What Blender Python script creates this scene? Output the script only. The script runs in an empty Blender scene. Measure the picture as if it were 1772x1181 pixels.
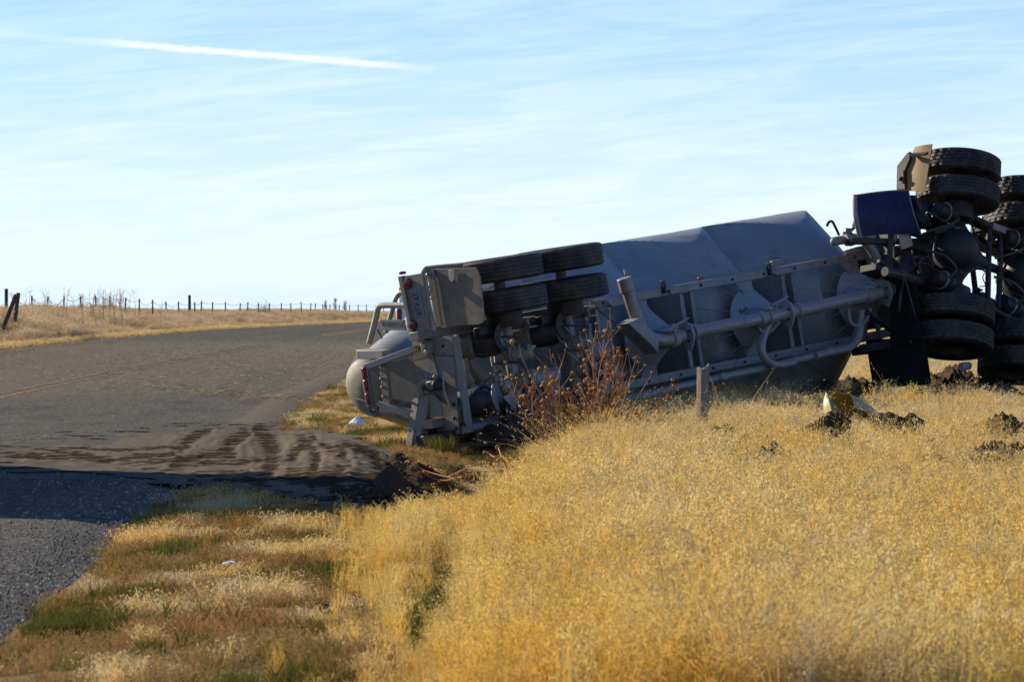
import bpy, bmesh, math, random
import numpy as np
from mathutils import Vector, Matrix, noise
random.seed(7); rng = np.random.default_rng(11)
S = bpy.context.scene
COL = S.collection
PI = math.pi

# ------------------------------------------------------------------ camera
FP, HY, CX, CH = 9500.0, 545.0, 886.0, 1.5          # focal length in photo pixels, horizon row, centre column, eye height
cd = bpy.data.cameras.new('camera'); cam = bpy.data.objects.new('camera', cd); COL.objects.link(cam)
cam.location = (0, 0, CH); cam.rotation_euler = (PI/2, 0, 0)
cd.sensor_width = 36; cd.lens = FP/1772*36; cd.shift_y = -45.5/1772
cd.clip_start = .5; cd.clip_end = 20000
cd.dof.use_dof = True; cd.dof.focus_distance = 62.5; cd.dof.aperture_fstop = 15.0
S.camera = cam

# ------------------------------------------------------------------ sky, sun, exposure
SUN_EL = math.radians(23); SH = Vector((-.84, .54)).normalized()
SV = Vector((SH.x*math.cos(SUN_EL), SH.y*math.cos(SUN_EL), math.sin(SUN_EL)))
S.view_settings.view_transform = 'Standard'; S.view_settings.look = 'None'
S.view_settings.exposure = 0.72; S.view_settings.gamma = 1.0; S.view_settings.use_curve_mapping = False
W = bpy.data.worlds.new('World'); S.world = W; W.use_nodes = True
wn, wl = W.node_tree.nodes, W.node_tree.links
bg = wn['Background']; bg.inputs['Strength'].default_value = 0.071
sky = wn.new('ShaderNodeTexSky'); sky.sky_type = 'NISHITA'; sky.sun_disc = False
sky.sun_elevation = SUN_EL; sky.sun_rotation = math.atan2(SH.x, SH.y)
sky.air_density = 1.0; sky.dust_density = 0.1; sky.ozone_density = 3.0
def wmath(op, a, b=None, c=None):
    n = wn.new('ShaderNodeMath'); n.operation = op
    for i, q in enumerate((a, b, c)):
        if q is None: continue
        if isinstance(q, (int, float)): n.inputs[i].default_value = q
        else: wl.new(q, n.inputs[i])
    return n.outputs[0]
def wramp(x, stops):
    n = wn.new('ShaderNodeValToRGB'); wl.new(x, n.inputs[0]); e = n.color_ramp.elements
    while len(e) < len(stops): e.new(.5)
    for i, (p, v) in enumerate(stops): e[i].position = p; e[i].color = (v, v, v, 1)
    return n.outputs[0]
wt = wn.new('ShaderNodeTexCoord'); ws = wn.new('ShaderNodeSeparateXYZ'); wl.new(wt.outputs['Generated'], ws.inputs[0])
az = wmath('ARCTAN2', ws.outputs[0], ws.outputs[1]); el = wmath('ARCSINE', ws.outputs[2])
def wnoise(sx, sy, scale, detail, rough, dist=0, off=0):
    c = wn.new('ShaderNodeCombineXYZ'); wl.new(wmath('MULTIPLY', az, sx), c.inputs[0])
    wl.new(wmath('MULTIPLY_ADD', az, -.085*sy, wmath('MULTIPLY', el, sy)), c.inputs[1]); c.inputs[2].default_value = off
    n = wn.new('ShaderNodeTexNoise'); n.inputs['Scale'].default_value = scale; n.inputs['Detail'].default_value = detail
    n.inputs['Roughness'].default_value = rough; n.inputs['Distortion'].default_value = dist; wl.new(c.outputs[0], n.inputs[0])
    return n.outputs[0]
cir = wramp(wnoise(6, 52, 4.0, 8, .62, .9), [(.42, 0), (.70, .30)])        # long thin cirrus streaks
fine = wramp(wnoise(9, 130, 4.0, 5, .6, .3, 4.2), [(.46, 0), (.78, .22)])
veil = wramp(wmath('MULTIPLY', el, 4.0), [(0.0, .62), (.03, .97), (.10, .68), (.20, .22), (.6, .10)])      # thin high haze, thickest low down
# one short contrail
line = wmath('ABSOLUTE', wmath('SUBTRACT', el, wmath('MULTIPLY_ADD', az, -.0775, .0438)))
jit = wnoise(60, 160, 4.0, 7, .7, .5, 9.0)
lw = wmath('DIVIDE', line, wmath('MULTIPLY_ADD', jit, .0011, .0000))
seg = wmath('MULTIPLY', wramp(wmath('MULTIPLY_ADD', az, 6, .6), [(.02, .12), (.15, .28), (.185, .85)]), wramp(wmath('MULTIPLY_ADD', az, 6, .6), [(.44, .9), (.52, 0)]))
trail = wmath('MULTIPLY', wramp(wmath('MULTIPLY', lw, .5), [(.25, 1), (.75, 0)]), seg)
cov = wmath('MAXIMUM', wmath('MINIMUM', wmath('ADD', wmath('ADD', veil, cir), fine), 1.0), 0.0)
tint = wn.new('ShaderNodeMix'); tint.data_type = 'RGBA'; tint.blend_type = 'MULTIPLY'; tint.inputs[0].default_value = 1
wl.new(sky.outputs[0], tint.inputs[6]); tint.inputs[7].default_value = (.58, .88, 1.46, 1); skyc = tint.outputs[2]
mx = wn.new('ShaderNodeMix'); mx.data_type = 'RGBA'; hi = wramp(wmath('MULTIPLY', el, 1.0), [(.10, 1), (.55, .12)]); cov = wmath('MULTIPLY', cov, hi); wl.new(cov, mx.inputs[0]); wl.new(skyc, mx.inputs[6]); mx.inputs[7].default_value = (7.3, 8.65, 9.7, 1)
mx2 = wn.new('ShaderNodeMix'); mx2.data_type = 'RGBA'; wl.new(trail, mx2.inputs[0]); wl.new(mx.outputs[2], mx2.inputs[6]); mx2.inputs[7].default_value = (9.2, 9.4, 9.4, 1)
wl.new(mx2.outputs[2], bg.inputs[0])

sd = bpy.data.lights.new('sun', 'SUN'); sun = bpy.data.objects.new('sun', sd); COL.objects.link(sun)
sd.energy = 5.0; sd.angle = math.radians(.53); sd.color = (1, .87, .68)
sun.rotation_euler = SV.to_track_quat('Z', 'Y').to_euler(); sun.location = (-30, 30, 40)

# ------------------------------------------------------------------ mesh helper
class MB:
    def __init__(s): s.v = []; s.f = []
    def add(s, vs, fs):
        n = len(s.v); s.v += [tuple(p) for p in vs]; s.f += [tuple(i+n for i in q) for q in fs]; return s
    def box(s, c, size, rot=None):
        M = rot or Matrix.Identity(3); h = [q/2 for q in size]
        vs = [Vector(c)+M@Vector((x*h[0], y*h[1], z*h[2])) for x in (-1, 1) for y in (-1, 1) for z in (-1, 1)]
        return s.add(vs, [(0, 1, 3, 2), (4, 6, 7, 5), (0, 4, 5, 1), (2, 3, 7, 6), (0, 2, 6, 4), (1, 5, 7, 3)])
    def bar(s, a, b, w, h, up=(0, 0, 1)):
        a, b = Vector(a), Vector(b); x = (b-a).normalized(); u = Vector(up); y = u.cross(x).normalized(); z = x.cross(y)
        return s.box((a+b)/2, ((b-a).length, w, h), Matrix((x, y, z)).transposed())
    def tube(s, pts, r, n=12, caps=True, smooth=0):
        P = [Vector(p) for p in pts]
        rr = list(r) if hasattr(r, '__len__') else [r]*len(P)
        if smooth:
            Q, q2 = [], []
            for i in range(len(P)-1):
                p0, p1, p2, p3 = P[max(i-1, 0)], P[i], P[i+1], P[min(i+2, len(P)-1)]
                for k in range(smooth):
                    t = k/smooth
                    Q.append(.5*((2*p1)+(p2-p0)*t+(2*p0-5*p1+4*p2-p3)*t*t+(3*p1-p0-3*p2+p3)*t**3)); q2.append(rr[i]*(1-t)+rr[i+1]*t)
            Q.append(P[-1]); q2.append(rr[-1]); P, rr = Q, q2
        vs, fs = [], []; ref = None
        for i, p in enumerate(P):
            t = (P[min(i+1, len(P)-1)]-P[max(i-1, 0)]).normalized()
            if ref is None: ref = t.orthogonal().normalized()
            ref = (ref-t*ref.dot(t)).normalized(); b = t.cross(ref)
            for k in range(n):
                a = 2*PI*k/n; vs.append(p+(ref*math.cos(a)+b*math.sin(a))*rr[i])
        for i in range(len(P)-1):
            for k in range(n):
                fs.append((i*n+k, i*n+(k+1) % n, (i+1)*n+(k+1) % n, (i+1)*n+k))
        if caps: fs += [tuple(range(n-1, -1, -1)), tuple((len(P)-1)*n+k for k in range(n))]
        return s.add(vs, fs)
    def lathe(s, prof, o=(0, 0, 0), ax=(0, 0, 1), n=24, cap=True):
        """prof: (radius, distance along the axis)"""
        ax = Vector(ax).normalized(); u = ax.orthogonal().normalized(); w = ax.cross(u); o = Vector(o); vs, fs = [], []
        for r, h in prof:
            for k in range(n):
                a = 2*PI*k/n; vs.append(o+ax*h+(u*math.cos(a)+w*math.sin(a))*r)
        m = len(prof)
        for i in range(m-1):
            for k in range(n): fs.append((i*n+k, i*n+(k+1) % n, (i+1)*n+(k+1) % n, (i+1)*n+k))
        if cap: fs += [tuple(range(n-1, -1, -1)), tuple((m-1)*n+k for k in range(n))]
        return s.add(vs, fs)
    def cyl(s, a, b, r, n=20, r2=None):
        a, b = Vector(a), Vector(b); return s.lathe([(r, 0), (r if r2 is None else r2, (b-a).length)], a, b-a, n)
    def prism(s, pts, off):
        """closed polygon extruded by the vector off"""
        n = len(pts); off = Vector(off); vs = [Vector(p) for p in pts]+[Vector(p)+off for p in pts]
        return s.add(vs, [tuple(range(n-1, -1, -1)), tuple(range(n, 2*n))]+[(i, (i+1) % n, n+(i+1) % n, n+i) for i in range(n)])
    def sheet(s, rows, th, nrm):
        """grid of points with thickness"""
        m, n = len(rows), len(rows[0]); o = Vector(nrm).normalized()*th; vs = [Vector(p) for r in rows for p in r]; N = len(vs); vs += [p+o for p in vs]; fs = []
        for i in range(m-1):
            for j in range(n-1):
                a = i*n+j; q = (a, a+1, a+n+1, a+n); fs += [q, tuple(N+t for t in reversed(q))]
        for j in range(n-1):
            a = j; fs.append((a+1, a, N+a, N+a+1)); a = (m-1)*n+j; fs.append((a, a+1, N+a+1, N+a))
        for i in range(m-1):
            a = i*n; fs.append((a, a+n, N+a+n, N+a)); a = i*n+n-1; fs.append((a+n, a, N+a, N+a+n))
        return s.add(vs, fs)
    def ball(s, c, r, n=10, sc=(1, 1, 1), lump=0, seed=0):
        vs, fs = [], []; m = max(4, n//2+1); c = Vector(c)
        for i in range(m+1):
            th = PI*i/m
            for k in range(n):
                a = 2*PI*k/n; d = Vector((math.sin(th)*math.cos(a), math.sin(th)*math.sin(a), math.cos(th)))
                q = 1+(lump*(noise.noise(d*1.7+Vector((seed, 0, 0)))+.5*noise.noise(d*4+Vector((0, seed, 3)))+.35*noise.noise(d*9+Vector((0, seed, 3)))) if lump else 0)
                vs.append(c+Vector((d.x*sc[0], d.y*sc[1], d.z*sc[2]))*r*q)
        for i in range(m):
            for k in range(n): fs.append((i*n+k, (i+1)*n+k, (i+1)*n+(k+1) % n, i*n+(k+1) % n))
        return s.add(vs, fs)
    def mesh(s, name, mat=None, smooth=35):
        me = bpy.data.meshes.new(name); me.from_pydata(s.v, [], s.f); me.update()
        bm = bmesh.new(); bm.from_mesh(me); bmesh.ops.recalc_face_normals(bm, faces=bm.faces); bm.to_mesh(me); bm.free()
        if smooth:
            me.shade_smooth(); me.set_sharp_from_angle(angle=math.radians(smooth))
        if mat: me.materials.append(mat)
        return me
    def build(s, name, mat, parent=None, smooth=35, bevel=0):
        return link(name, s.mesh(name, mat, smooth), parent, bevel)
def link(name, me, parent=None, bevel=0):
    o = bpy.data.objects.new(name, me); COL.objects.link(o)
    if parent: o.parent = parent
    if bevel:
        b = o.modifiers.new('bevel', 'BEVEL'); b.width = bevel; b.segments = 2; b.limit_method = 'ANGLE'; b.angle_limit = .6
    return o
def empty(name, M=None):
    o = bpy.data.objects.new(name, None); COL.objects.link(o); o.empty_display_size = .3
    if M is not None: o.matrix_world = M
    return o
def tag(o, label=None, cat=None, group=None, kind=None):
    for k, q in (('label', label), ('category', cat), ('group', group), ('kind', kind)):
        if q: o[k] = q
    return o
def copy_tree(o, parent=None):
    c = o.copy(); COL.objects.link(c)
    if parent: c.parent = parent
    for ch in o.children: copy_tree(ch, c)
    return c

# ------------------------------------------------------------------ materials
class NT:
    def __init__(s, name):
        s.m = bpy.data.materials.new(name); s.m.use_nodes = True; s.n = s.m.node_tree.nodes; s.l = s.m.node_tree.links
        s.b = s.n['Principled BSDF']; s.out = s.n['Material Output']
    def node(s, t, **k):
        n = s.n.new(t)
        for a, q in k.items(): setattr(n, a, q)
        return n
    def put(s, inp, q):
        if isinstance(q, bpy.types.NodeSocket): s.l.new(q, inp)
        elif isinstance(q, (tuple, list)): inp.default_value = (*q, 1) if len(q) == 3 and inp.type == 'RGBA' else q
        else: inp.default_value = q
    def coord(s, kind='Object', scale=(1, 1, 1)):
        if kind == 'World': c = s.node('ShaderNodeNewGeometry').outputs['Position']
        else: c = s.node('ShaderNodeTexCoord').outputs[kind]
        if scale != (1, 1, 1):
            v = s.node('ShaderNodeVectorMath', operation='MULTIPLY'); s.l.new(c, v.inputs[0]); v.inputs[1].default_value = scale; c = v.outputs[0]
        return c
    def noise(s, co, scale, detail=5, rough=.6, dist=0):
        n = s.node('ShaderNodeTexNoise'); s.l.new(co, n.inputs[0]); n.inputs['Scale'].default_value = scale
        n.inputs['Detail'].default_value = detail; n.inputs['Roughness'].default_value = rough; n.inputs['Distortion'].default_value = dist
        return n.outputs[0]
    def voro(s, co, scale, feature='F1', out=0):
        n = s.node('ShaderNodeTexVoronoi'); n.feature = feature; s.l.new(co, n.inputs[0]); n.inputs['Scale'].default_value = scale; return n.outputs[out]
    def ramp(s, x, *stops):
        n = s.node('ShaderNodeValToRGB'); s.l.new(x, n.inputs[0]); e = n.color_ramp.elements
        while len(e) < len(stops): e.new(.5)
        for i, (p, q) in enumerate(stops):
            e[i].position = p; e[i].color = (q, q, q, 1) if isinstance(q, (int, float)) else (*q, 1)
        return n.outputs[0]
    def mix(s, f, a, b, mode='MIX'):
        n = s.node('ShaderNodeMix'); n.data_type = 'RGBA'; n.blend_type = mode
        s.put(n.inputs[0], f); s.put(n.inputs[6], a); s.put(n.inputs[7], b); return n.outputs[2]
    def math(s, op, a, b=0.0):
        n = s.node('ShaderNodeMath', operation=op); s.put(n.inputs[0], a); s.put(n.inputs[1], b); return n.outputs[0]
    def bump(s, h, strength=.3, dist=.01):
        n = s.node('ShaderNodeBump'); n.inputs['Strength'].default_value = strength; n.inputs['Distance'].default_value = dist
        s.l.new(h, n.inputs['Height']); s.l.new(n.outputs[0], s.b.inputs['Normal'])
    def attr(s, name, out='Color'):
        n = s.node('ShaderNodeAttribute', attribute_name=name); return n.outputs[out]
    def done(s, color, rough=.6, metal=0, spec=.5):
        s.b.inputs['Specular IOR Level'].default_value = spec
        s.put(s.b.inputs['Base Color'], color); s.put(s.b.inputs['Roughness'], rough); s.put(s.b.inputs['Metallic'], metal); return s.m
def dusty(name, c1, c2, rough=.5, metal=0, dust=.4, dcol=(.20, .17, .125), scale=3, bump=.15, scratch=0, rust=0, spec=.35):
    t = NT(name); co = t.coord()
    col = t.mix(t.noise(co, scale, 6, .65), c1, c2)
    if rust:
        col = t.mix(t.math('MULTIPLY', t.ramp(t.noise(co, scale*2.3, 7, .7), (.55, 0), (.68, 1)), rust), col, (.13, .055, .025))
    d = t.math('MULTIPLY', t.ramp(t.noise(co, scale*.8, 8, .7, .3), (.40, 0), (.66, 1)), dust)
    col = t.mix(d, col, dcol)
    sp = t.ramp(t.noise(co, 60, 3, .7), (.60, 0), (.72, 1))
    col = t.mix(t.math('MULTIPLY', sp, .25*dust+.05), col, (.3, .26, .2))
    gm = t.ramp(t.noise(co, scale*1.6, 8, .72, .8), (.52, 0), (.70, .6)); col = t.mix(gm, col, tuple(q*.35 for q in c2))
    h = t.noise(co, scale*9, 6, .7)
    if scratch:
        sp_ = t.node('ShaderNodeSeparateXYZ'); t.l.new(co, sp_.inputs[0]); cb_ = t.node('ShaderNodeCombineXYZ')
        t.l.new(t.math('ADD', t.math('MULTIPLY', sp_.outputs[0], .7), t.math('MULTIPLY', sp_.outputs[2], .7)), cb_.inputs[0]); t.l.new(t.math('MULTIPLY', t.math('SUBTRACT', sp_.outputs[0], sp_.outputs[2]), 22.0), cb_.inputs[1]); t.l.new(t.math('MULTIPLY', sp_.outputs[1], 1.2), cb_.inputs[2])
        sc = t.noise(cb_.outputs[0], 1.2, 6, .7); col = t.mix(t.math('MULTIPLY', t.ramp(sc, (.55, 0), (.7, 1)), scratch), col, (.42, .39, .34))
    t.bump(h, bump, .01)
    r = t.mix(d, (rough,)*3, (.85,)*3); m = t.math('MULTIPLY', t.math('SUBTRACT', 1.0, d), metal)
    return t.done(col, r, m, spec)
M = {}
M['tank'] = dusty('tank_metal', (.29, .345, .35), (.175, .21, .215), .46, .40, .55, (.27, .245, .195), 1.2, .10, .60, .16)
M['frame'] = dusty('frame_paint', (.27, .28, .28), (.16, .165, .165), .5, .25, .5, (.20, .175, .13), 4, .15, 0, .3)
M['rear'] = dusty('rear_frame_paint', (.22, .205, .165), (.13, .125, .10), .55, .1, .6, (.24, .21, .15), 4, .15, 0, .15)
M['pipe'] = dusty('pipe_steel', (.30, .285, .26), (.19, .185, .175), .45, .45, .6, (.27, .235, .18), 6, .2, 0, .35)
M['castm'] = dusty('cast_metal', (.36, .36, .36), (.2, .2, .2), .5, .5, .4, (.3, .27, .22), 12, .3)
M['under'] = dusty('chassis_grime', (.024, .024, .025), (.012, .012, .014), .5, .2, .4, (.06, .047, .032), 5, .3, 0, .3)
M['black'] = dusty('black_steel', (.016, .014, .012), (.009, .008, .007), .75, 0, .3, (.06, .046, .032), 4, .15, 0, 0, .12)
M['bag'] = dusty('airbag_rubber', (.022, .026, .04), (.015, .017, .024), .38, 0, .22, (.16, .14, .11), 5, .1)
M['pale'] = dusty('dusty_pale_steel', (.36, .34, .29), (.28, .265, .22), .55, .1, .5, (.33, .29, .22), 5, .15, 0, .1)
M['blue'] = dusty('sky_tinted_fender', (.004, .020, .085), (.003, .011, .045), .5, .0, .14, (.09, .075, .05), 3, .06, .06, 0, .15)  # saturated blue base stands in for reflected sky and blue shade
M['flap'] = dusty('mudflap_rubber', (.15, .13, .10), (.10, .09, .07), .6, 0, .7, (.27, .22, .145), 3, .1)
M['goldflap'] = dusty('dusty_tan_fender', (.27, .15, .035), (.20, .105, .025), .55, 0, .45, (.33, .21, .075), 3, .1)
M['red'] = dusty('red_lens', (.17, .004, .015), (.12, .003, .010), .2, 0, .15, (.2, .12, .1), 8, .02)
M['redtape'] = dusty('red_reflector', (.22, .03, .03), (.14, .02, .02), .35, 0, .4)
M['blackr'] = dusty('black_rubber', (.016, .016, .017), (.011, .011, .012), .5, 0, .3)
M['hose'] = dusty('hose_rubber', (.02, .02, .022), (.03, .03, .03), .45, 0, .4)
M['white'] = dusty('white_paint', (.75, .76, .78), (.68, .69, .7), .3, 0, .1, (.5, .45, .4), 2, .02)
M['glass'] = dusty('dark_glass', (.02, .025, .03), (.02, .025, .03), .08, 0, .1)
M['amber'] = dusty('amber_lens', (.8, .22, .02), (.7, .2, .02), .2, 0, 0)
M['plate'] = dusty('license_plate_dusty', (.17, .18, .18), (.14, .15, .16), .5, 0, .4, (.19, .17, .14), 20, .02)
M['plater'] = dusty('plate_red_band', (.16, .09, .08), (.13, .08, .07), .5, 0, .3)
M['ink'] = dusty('plate_characters', (.035, .045, .05), (.05, .06, .06), .6, 0, .2)
M['cab'] = dusty('cab_paint', (.05, .05, .055), (.04, .04, .045), .3, .1, .3, (.2, .16, .1), 2, .05)
def tyre_mat():
    t = NT('tyre_rubber'); co = t.coord()
    col = t.mix(t.noise(co, 14, 5, .7), (.010, .010, .012), (.018, .018, .018))
    d = t.ramp(t.noise(co, 5, 8, .75, .4), (.42, 0), (.70, .8)); col = t.mix(d, col, (.10, .08, .055))
    t.bump(t.noise(co, 90, 4, .7), .4, .006); return t.done(col, .62, 0, .3)
M['tyre'] = tyre_mat()

# ------------------------------------------------------------------ terrain functions
def sstep(x, a, b):
    t = np.clip((x-a)/(b-a), 0, 1); return t*t*(3-2*t)
_zy = [(-300, 0), (80, 0), (100, .10), (120, .28), (150, .56), (180, .70), (230, .86), (380, 1.02), (600, 1.05), (1500, 1.08), (12000, 1.1)]
def zroad(Y): return np.interp(Y, [a for a, b in _zy], [b for a, b in _zy])
_xc = [(-300, -3.), (0, -7.6), (25, -8.0), (60, -8.45), (98, -9.0), (120, -8.5), (150, -7.4), (180, -6.9), (230, -6.3), (300, -5.3), (380, -3.8), (600, 4.), (1000, 26), (3000, 160), (12000, 900)]
_xx = np.array([a for a, b in _xc]); _xv = np.array([b for a, b in _xc])
def xmid(Y):
    return np.interp(Y, _xx, _xv)
def xright(Y):
    return np.interp(Y, [-300, 25, 32.8, 39, 44, 60, 73, 98, 120, 150, 12000], [2.6, -2.40, -2.55, -2.80, -2.80, -2.9, -3.15, -3.5, -3.0, -1.9, 905]) if np.isscalar(Y) else np.where(Y < 150, np.interp(Y, [-300, 25, 32.8, 39, 44, 60, 73, 98, 120, 150], [2.6, -2.40, -2.55, -2.80, -2.80, -2.9, -3.15, -3.5, -3.0, -1.9]), xmid(Y)+5.5)
def xleft(Y): return xmid(Y)-np.interp(Y, [0, 60, 150, 180, 380], [5.6, 5.6, 6.7, 7.0, 5.9])
def zg(X, Y):
    X = np.asarray(X, float); Y = np.asarray(Y, float); b = zroad(Y)
    xr = xright(np.atleast_1d(Y)).reshape(Y.shape); xl = xleft(Y)
    side = sstep(X-xr, .0, .5)*.05 - .05
    field = (.0+.26*sstep(Y, 56, 68)+.11*sstep(X, .7, 2.4)*sstep(Y, 42, 54)*(1-sstep(Y, 56, 70)))*sstep(X, -.35, 1.5)*(1-sstep(Y, 95, 170))*sstep(Y, 10, 24)
    field = field+.04*sstep(X, 2.5, 6.5)*sstep(Y, 36, 56)*(1-sstep(Y, 95, 170))
    ditch = -.34*np.exp(-((X+.42-.012*(Y-45))/.42)**2)*sstep(Y, 36, 43)*(1-sstep(Y, 52, 66))
    rut = -.06*np.exp(-((X+.34)/.16)**2)*(1-sstep(Y, 36, 42))
    left = .08*sstep(xl-X, .2, 7.0)*sstep(Y, 95, 150)+.04*sstep(xl-X, .2, 3)
    w = .03*np.sin(X*2.1+Y*.31)*np.sin(Y*.43-X*.7)*sstep(X-xr, .2, 1.2)*(1-sstep(Y, 90, 150))
    onroad = (X > xl-.1) & (X < xr+.02)
    z = b+side+field+ditch+rut+left+w
    return np.where(onroad, b-.06, z)
def gz(x, y): return float(zg(np.array([x]), np.array([y]))[0])
def gpix(px, py, it=12):
    """point of the ground seen at a photo pixel"""
    z = 0.0
    for _ in range(it):
        Y = max(15, (CH-z)*FP/max(py-HY, 4)); X = (px-CX)/FP*Y; z = .5*z+.5*gz(X, Y)
    return X, Y, gz(X, Y)

# ------------------------------------------------------------------ ground
def clod_mat0(name, c1, c2, c3):
    t = NT(name); oi = t.node('ShaderNodeObjectInfo').outputs['Random']; col = t.ramp(oi, (0, c1), (.6, c2), (1, c3)); return t.done(col, .9, 0, .1)
def soil_mat():
    t = NT('dry_ground'); co = t.coord('World')
    n1 = t.noise(co, .9, 6, .6); n2 = t.noise(co, 22, 6, .7)
    col = t.mix(n1, (.20, .145, .07), (.30, .215, .10)); col = t.mix(t.ramp(n2, (.4, 0), (.65, 1)), col, (.12, .085, .05))
    far = t.noise(t.coord('World', (.05, .02, 1)), 1, 5, .6); col = t.mix(t.ramp(far, (.4, 0), (.6, .5)), col, (.34, .25, .13))
    t.bump(n2, .6, .03); return t.done(col, .95, 0, 0)
M['soil'] = soil_mat()
gx = np.unique(np.concatenate([-np.geomspace(9, 4000, 46)[::-1], np.linspace(-9, 9, 181), np.geomspace(9, 4000, 46)]))
gy = np.unique(np.concatenate([np.linspace(-300, 12, 14), np.linspace(14, 80, 200), np.geomspace(80, 400, 90), np.geomspace(400, 12000, 30)]))
GX, GY = np.meshgrid(gx, gy); GZ = zg(GX, GY)
nx, ny = len(gx), len(gy)
def grid_mesh(name, X, Y, Z, mat):
    m, n = X.shape; me = bpy.data.meshes.new(name)
    V = np.stack([X, Y, Z], -1).reshape(-1, 3); i = np.arange(m*n).reshape(m, n)
    F = np.stack([i[:-1, :-1], i[:-1, 1:], i[1:, 1:], i[1:, :-1]], -1).reshape(-1, 4)
    me.from_pydata(V.tolist(), [], F.tolist()); me.shade_smooth(); me.materials.append(mat); me.update(); return me
ground = tag(link('ground', grid_mesh('ground', GX, GY, GZ, M['soil'])), kind='structure')

# ------------------------------------------------------------------ road
def asphalt():
    t = NT('worn_asphalt'); co = t.coord('World')
    vo = t.voro(co, 42, 'F1', 1); agg = t.node('ShaderNodeSeparateColor'); t.l.new(vo, agg.inputs[0])
    base = t.ramp(agg.outputs[0], (0, (.05, .047, .038)), (.5, (.095, .09, .073)), (.82, (.165, .155, .125)), (1, (.40, .38, .32)))
    big = t.noise(co, .5, 5, .6); base = t.mix(t.ramp(big, (.35, 0), (.7, .5)), base, (.12, .105, .078))
    wet = t.noise(t.coord('World', (1, .12, 1)), 1.6, 5, .6); base = t.mix(t.ramp(wet, (.5, 0), (.72, .5)), base, (.055, .053, .05))
    dust = t.attr('dust', 'Fac'); dn = t.noise(t.coord('World', (2.2, .35, 1)), 2.5, 8, .75)
    k = t.ramp(t.math('ADD', t.math('MULTIPLY', dn, .8), dust), (.82, 0), (1.2, .9))
    base = t.mix(k, base, (.175, .148, .105))
    pl = t.attr('paint', 'Fac'); pn = t.noise(co, 16, 6, .75)
    base = t.mix(t.ramp(t.math('SUBTRACT', pl, t.math('MULTIPLY', pn, .8)), (.30, 0), (.42, 1)), base, (.42, .23, .035))
    t.bump(t.voro(co, 42, 'F1', 0), .7, .012); return t.done(base, .8, 0, 0)
M['asphalt'] = asphalt()
ry = np.unique(np.concatenate([np.linspace(-300, 15, 12), np.linspace(15, 90, 150), np.geomspace(90, 420, 150), np.geomspace(420, 11000, 26)]))
ru = np.linspace(0, 1, 57)
RY = np.repeat(ry[:, None], len(ru), 1); xl_, xr_ = xleft(ry), xright(ry)
RX = xl_[:, None]+(xr_-xl_)[:, None]*ru[None, :]
edge = np.array([noise.noise(Vector((0, y*1.1, 3)))*.12+noise.noise(Vector((2, y*4, 3)))*.06 for y in ry]); RX[:, -1] += edge
RZ = zroad(RY)+.004*np.sin(RX*3)-.05*np.maximum(0, np.abs(ru-.5)*2-.93)[None, :]/.07
me = grid_mesh('road', RX, RY, RZ, M['asphalt'])
a = me.attributes.new('dust', 'FLOAT', 'POINT')
dust = (.64*np.exp(-((RY-150)/45)**2)*sstep(RX, -16, -12)+.55*np.exp(-((RY-100)/22)**2)*(1-.6*ru[None, :])+.30*np.exp(-((RY-66)/16)**2)*sstep(RX, -9, -4)+.38*(ru[None, :] > .93)+.35*(ru[None, :] < .06))
a.data.foreach_set('value', dust.ravel().astype('f')); me.attributes.new('paint', 'FLOAT', 'POINT')
road = tag(link('road', me), kind='structure')
def stripe(off, ys, w=.11):
    X = np.stack([xmid(ys)+off-w/2, xmid(ys)+off, xmid(ys)+off+w/2], 1)
    Yg = np.repeat(ys[:, None], 3, 1); return X, Yg, zroad(Yg)+.004*np.sin(X*3)+.005
def paint_mat():
    t = NT('worn_yellow_paint'); co = t.coord('World'); n = t.noise(t.coord('World', (3, .6, 1)), 3.5, 8, .75)
    yy = t.node('ShaderNodeSeparateXYZ'); t.l.new(co, yy.inputs[0]); fade = t.ramp(t.math('DIVIDE', yy.outputs[1], 400.0), (.22, 0), (.38, .20), (.46, .20), (.5, 0)); n = t.math('ADD', n, fade)
    col = t.mix(t.ramp(n, (.38, 0), (.56, .92)), (.58, .34, .06), (.125, .115, .095)); return t.done(col, .75, 0, 0)
M['paint'] = paint_mat()
for off in (-.16, .16):
    for ys in (np.linspace(15, 160, 150), np.geomspace(196, 900, 120)):
        tag(link('road_marking', grid_mesh('road_marking', *stripe(off, ys), M['paint'])), kind='structure')

# ------------------------------------------------------------------ spilled sand on the road with wheel tracks
def sand_mat():
    t = NT('spilled_sand'); co = t.coord('World'); k = t.attr('dark', 'Fac')
    n = t.noise(co, 7, 6, .65); col = t.mix(n, (.125, .103, .072), (.175, .145, .10))
    st = t.noise(t.coord('World', (1.2, 1.6, 1)), 5, 6, .75)
    kk = t.ramp(t.math('ADD', k, t.math('MULTIPLY', t.math('SUBTRACT', st, .5), .9)), (.40, 0), (.56, 1))
    col = t.mix(kk, col, t.mix(n, (.028, .021, .014), (.06, .046, .031)))
    cv = t.ramp(t.math('ADD', t.attr('cover', 'Fac'), t.math('MULTIPLY', t.math('SUBTRACT', t.noise(t.coord('World', (2.5, .5, 1)), 4, 7, .75), .5), 1.6)), (.12, 0), (.5, 1)); col = t.mix(cv, (.11, .104, .086), col)
    gr = t.ramp(t.noise(co, 70, 3, .7), (.62, 0), (.72, .6)); col = t.mix(gr, col, (.07, .055, .04))
    t.bump(t.noise(co, 40, 6, .7), .5, .015); return t.done(col, .95, 0, 0)
M['sand'] = sand_mat()
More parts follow.
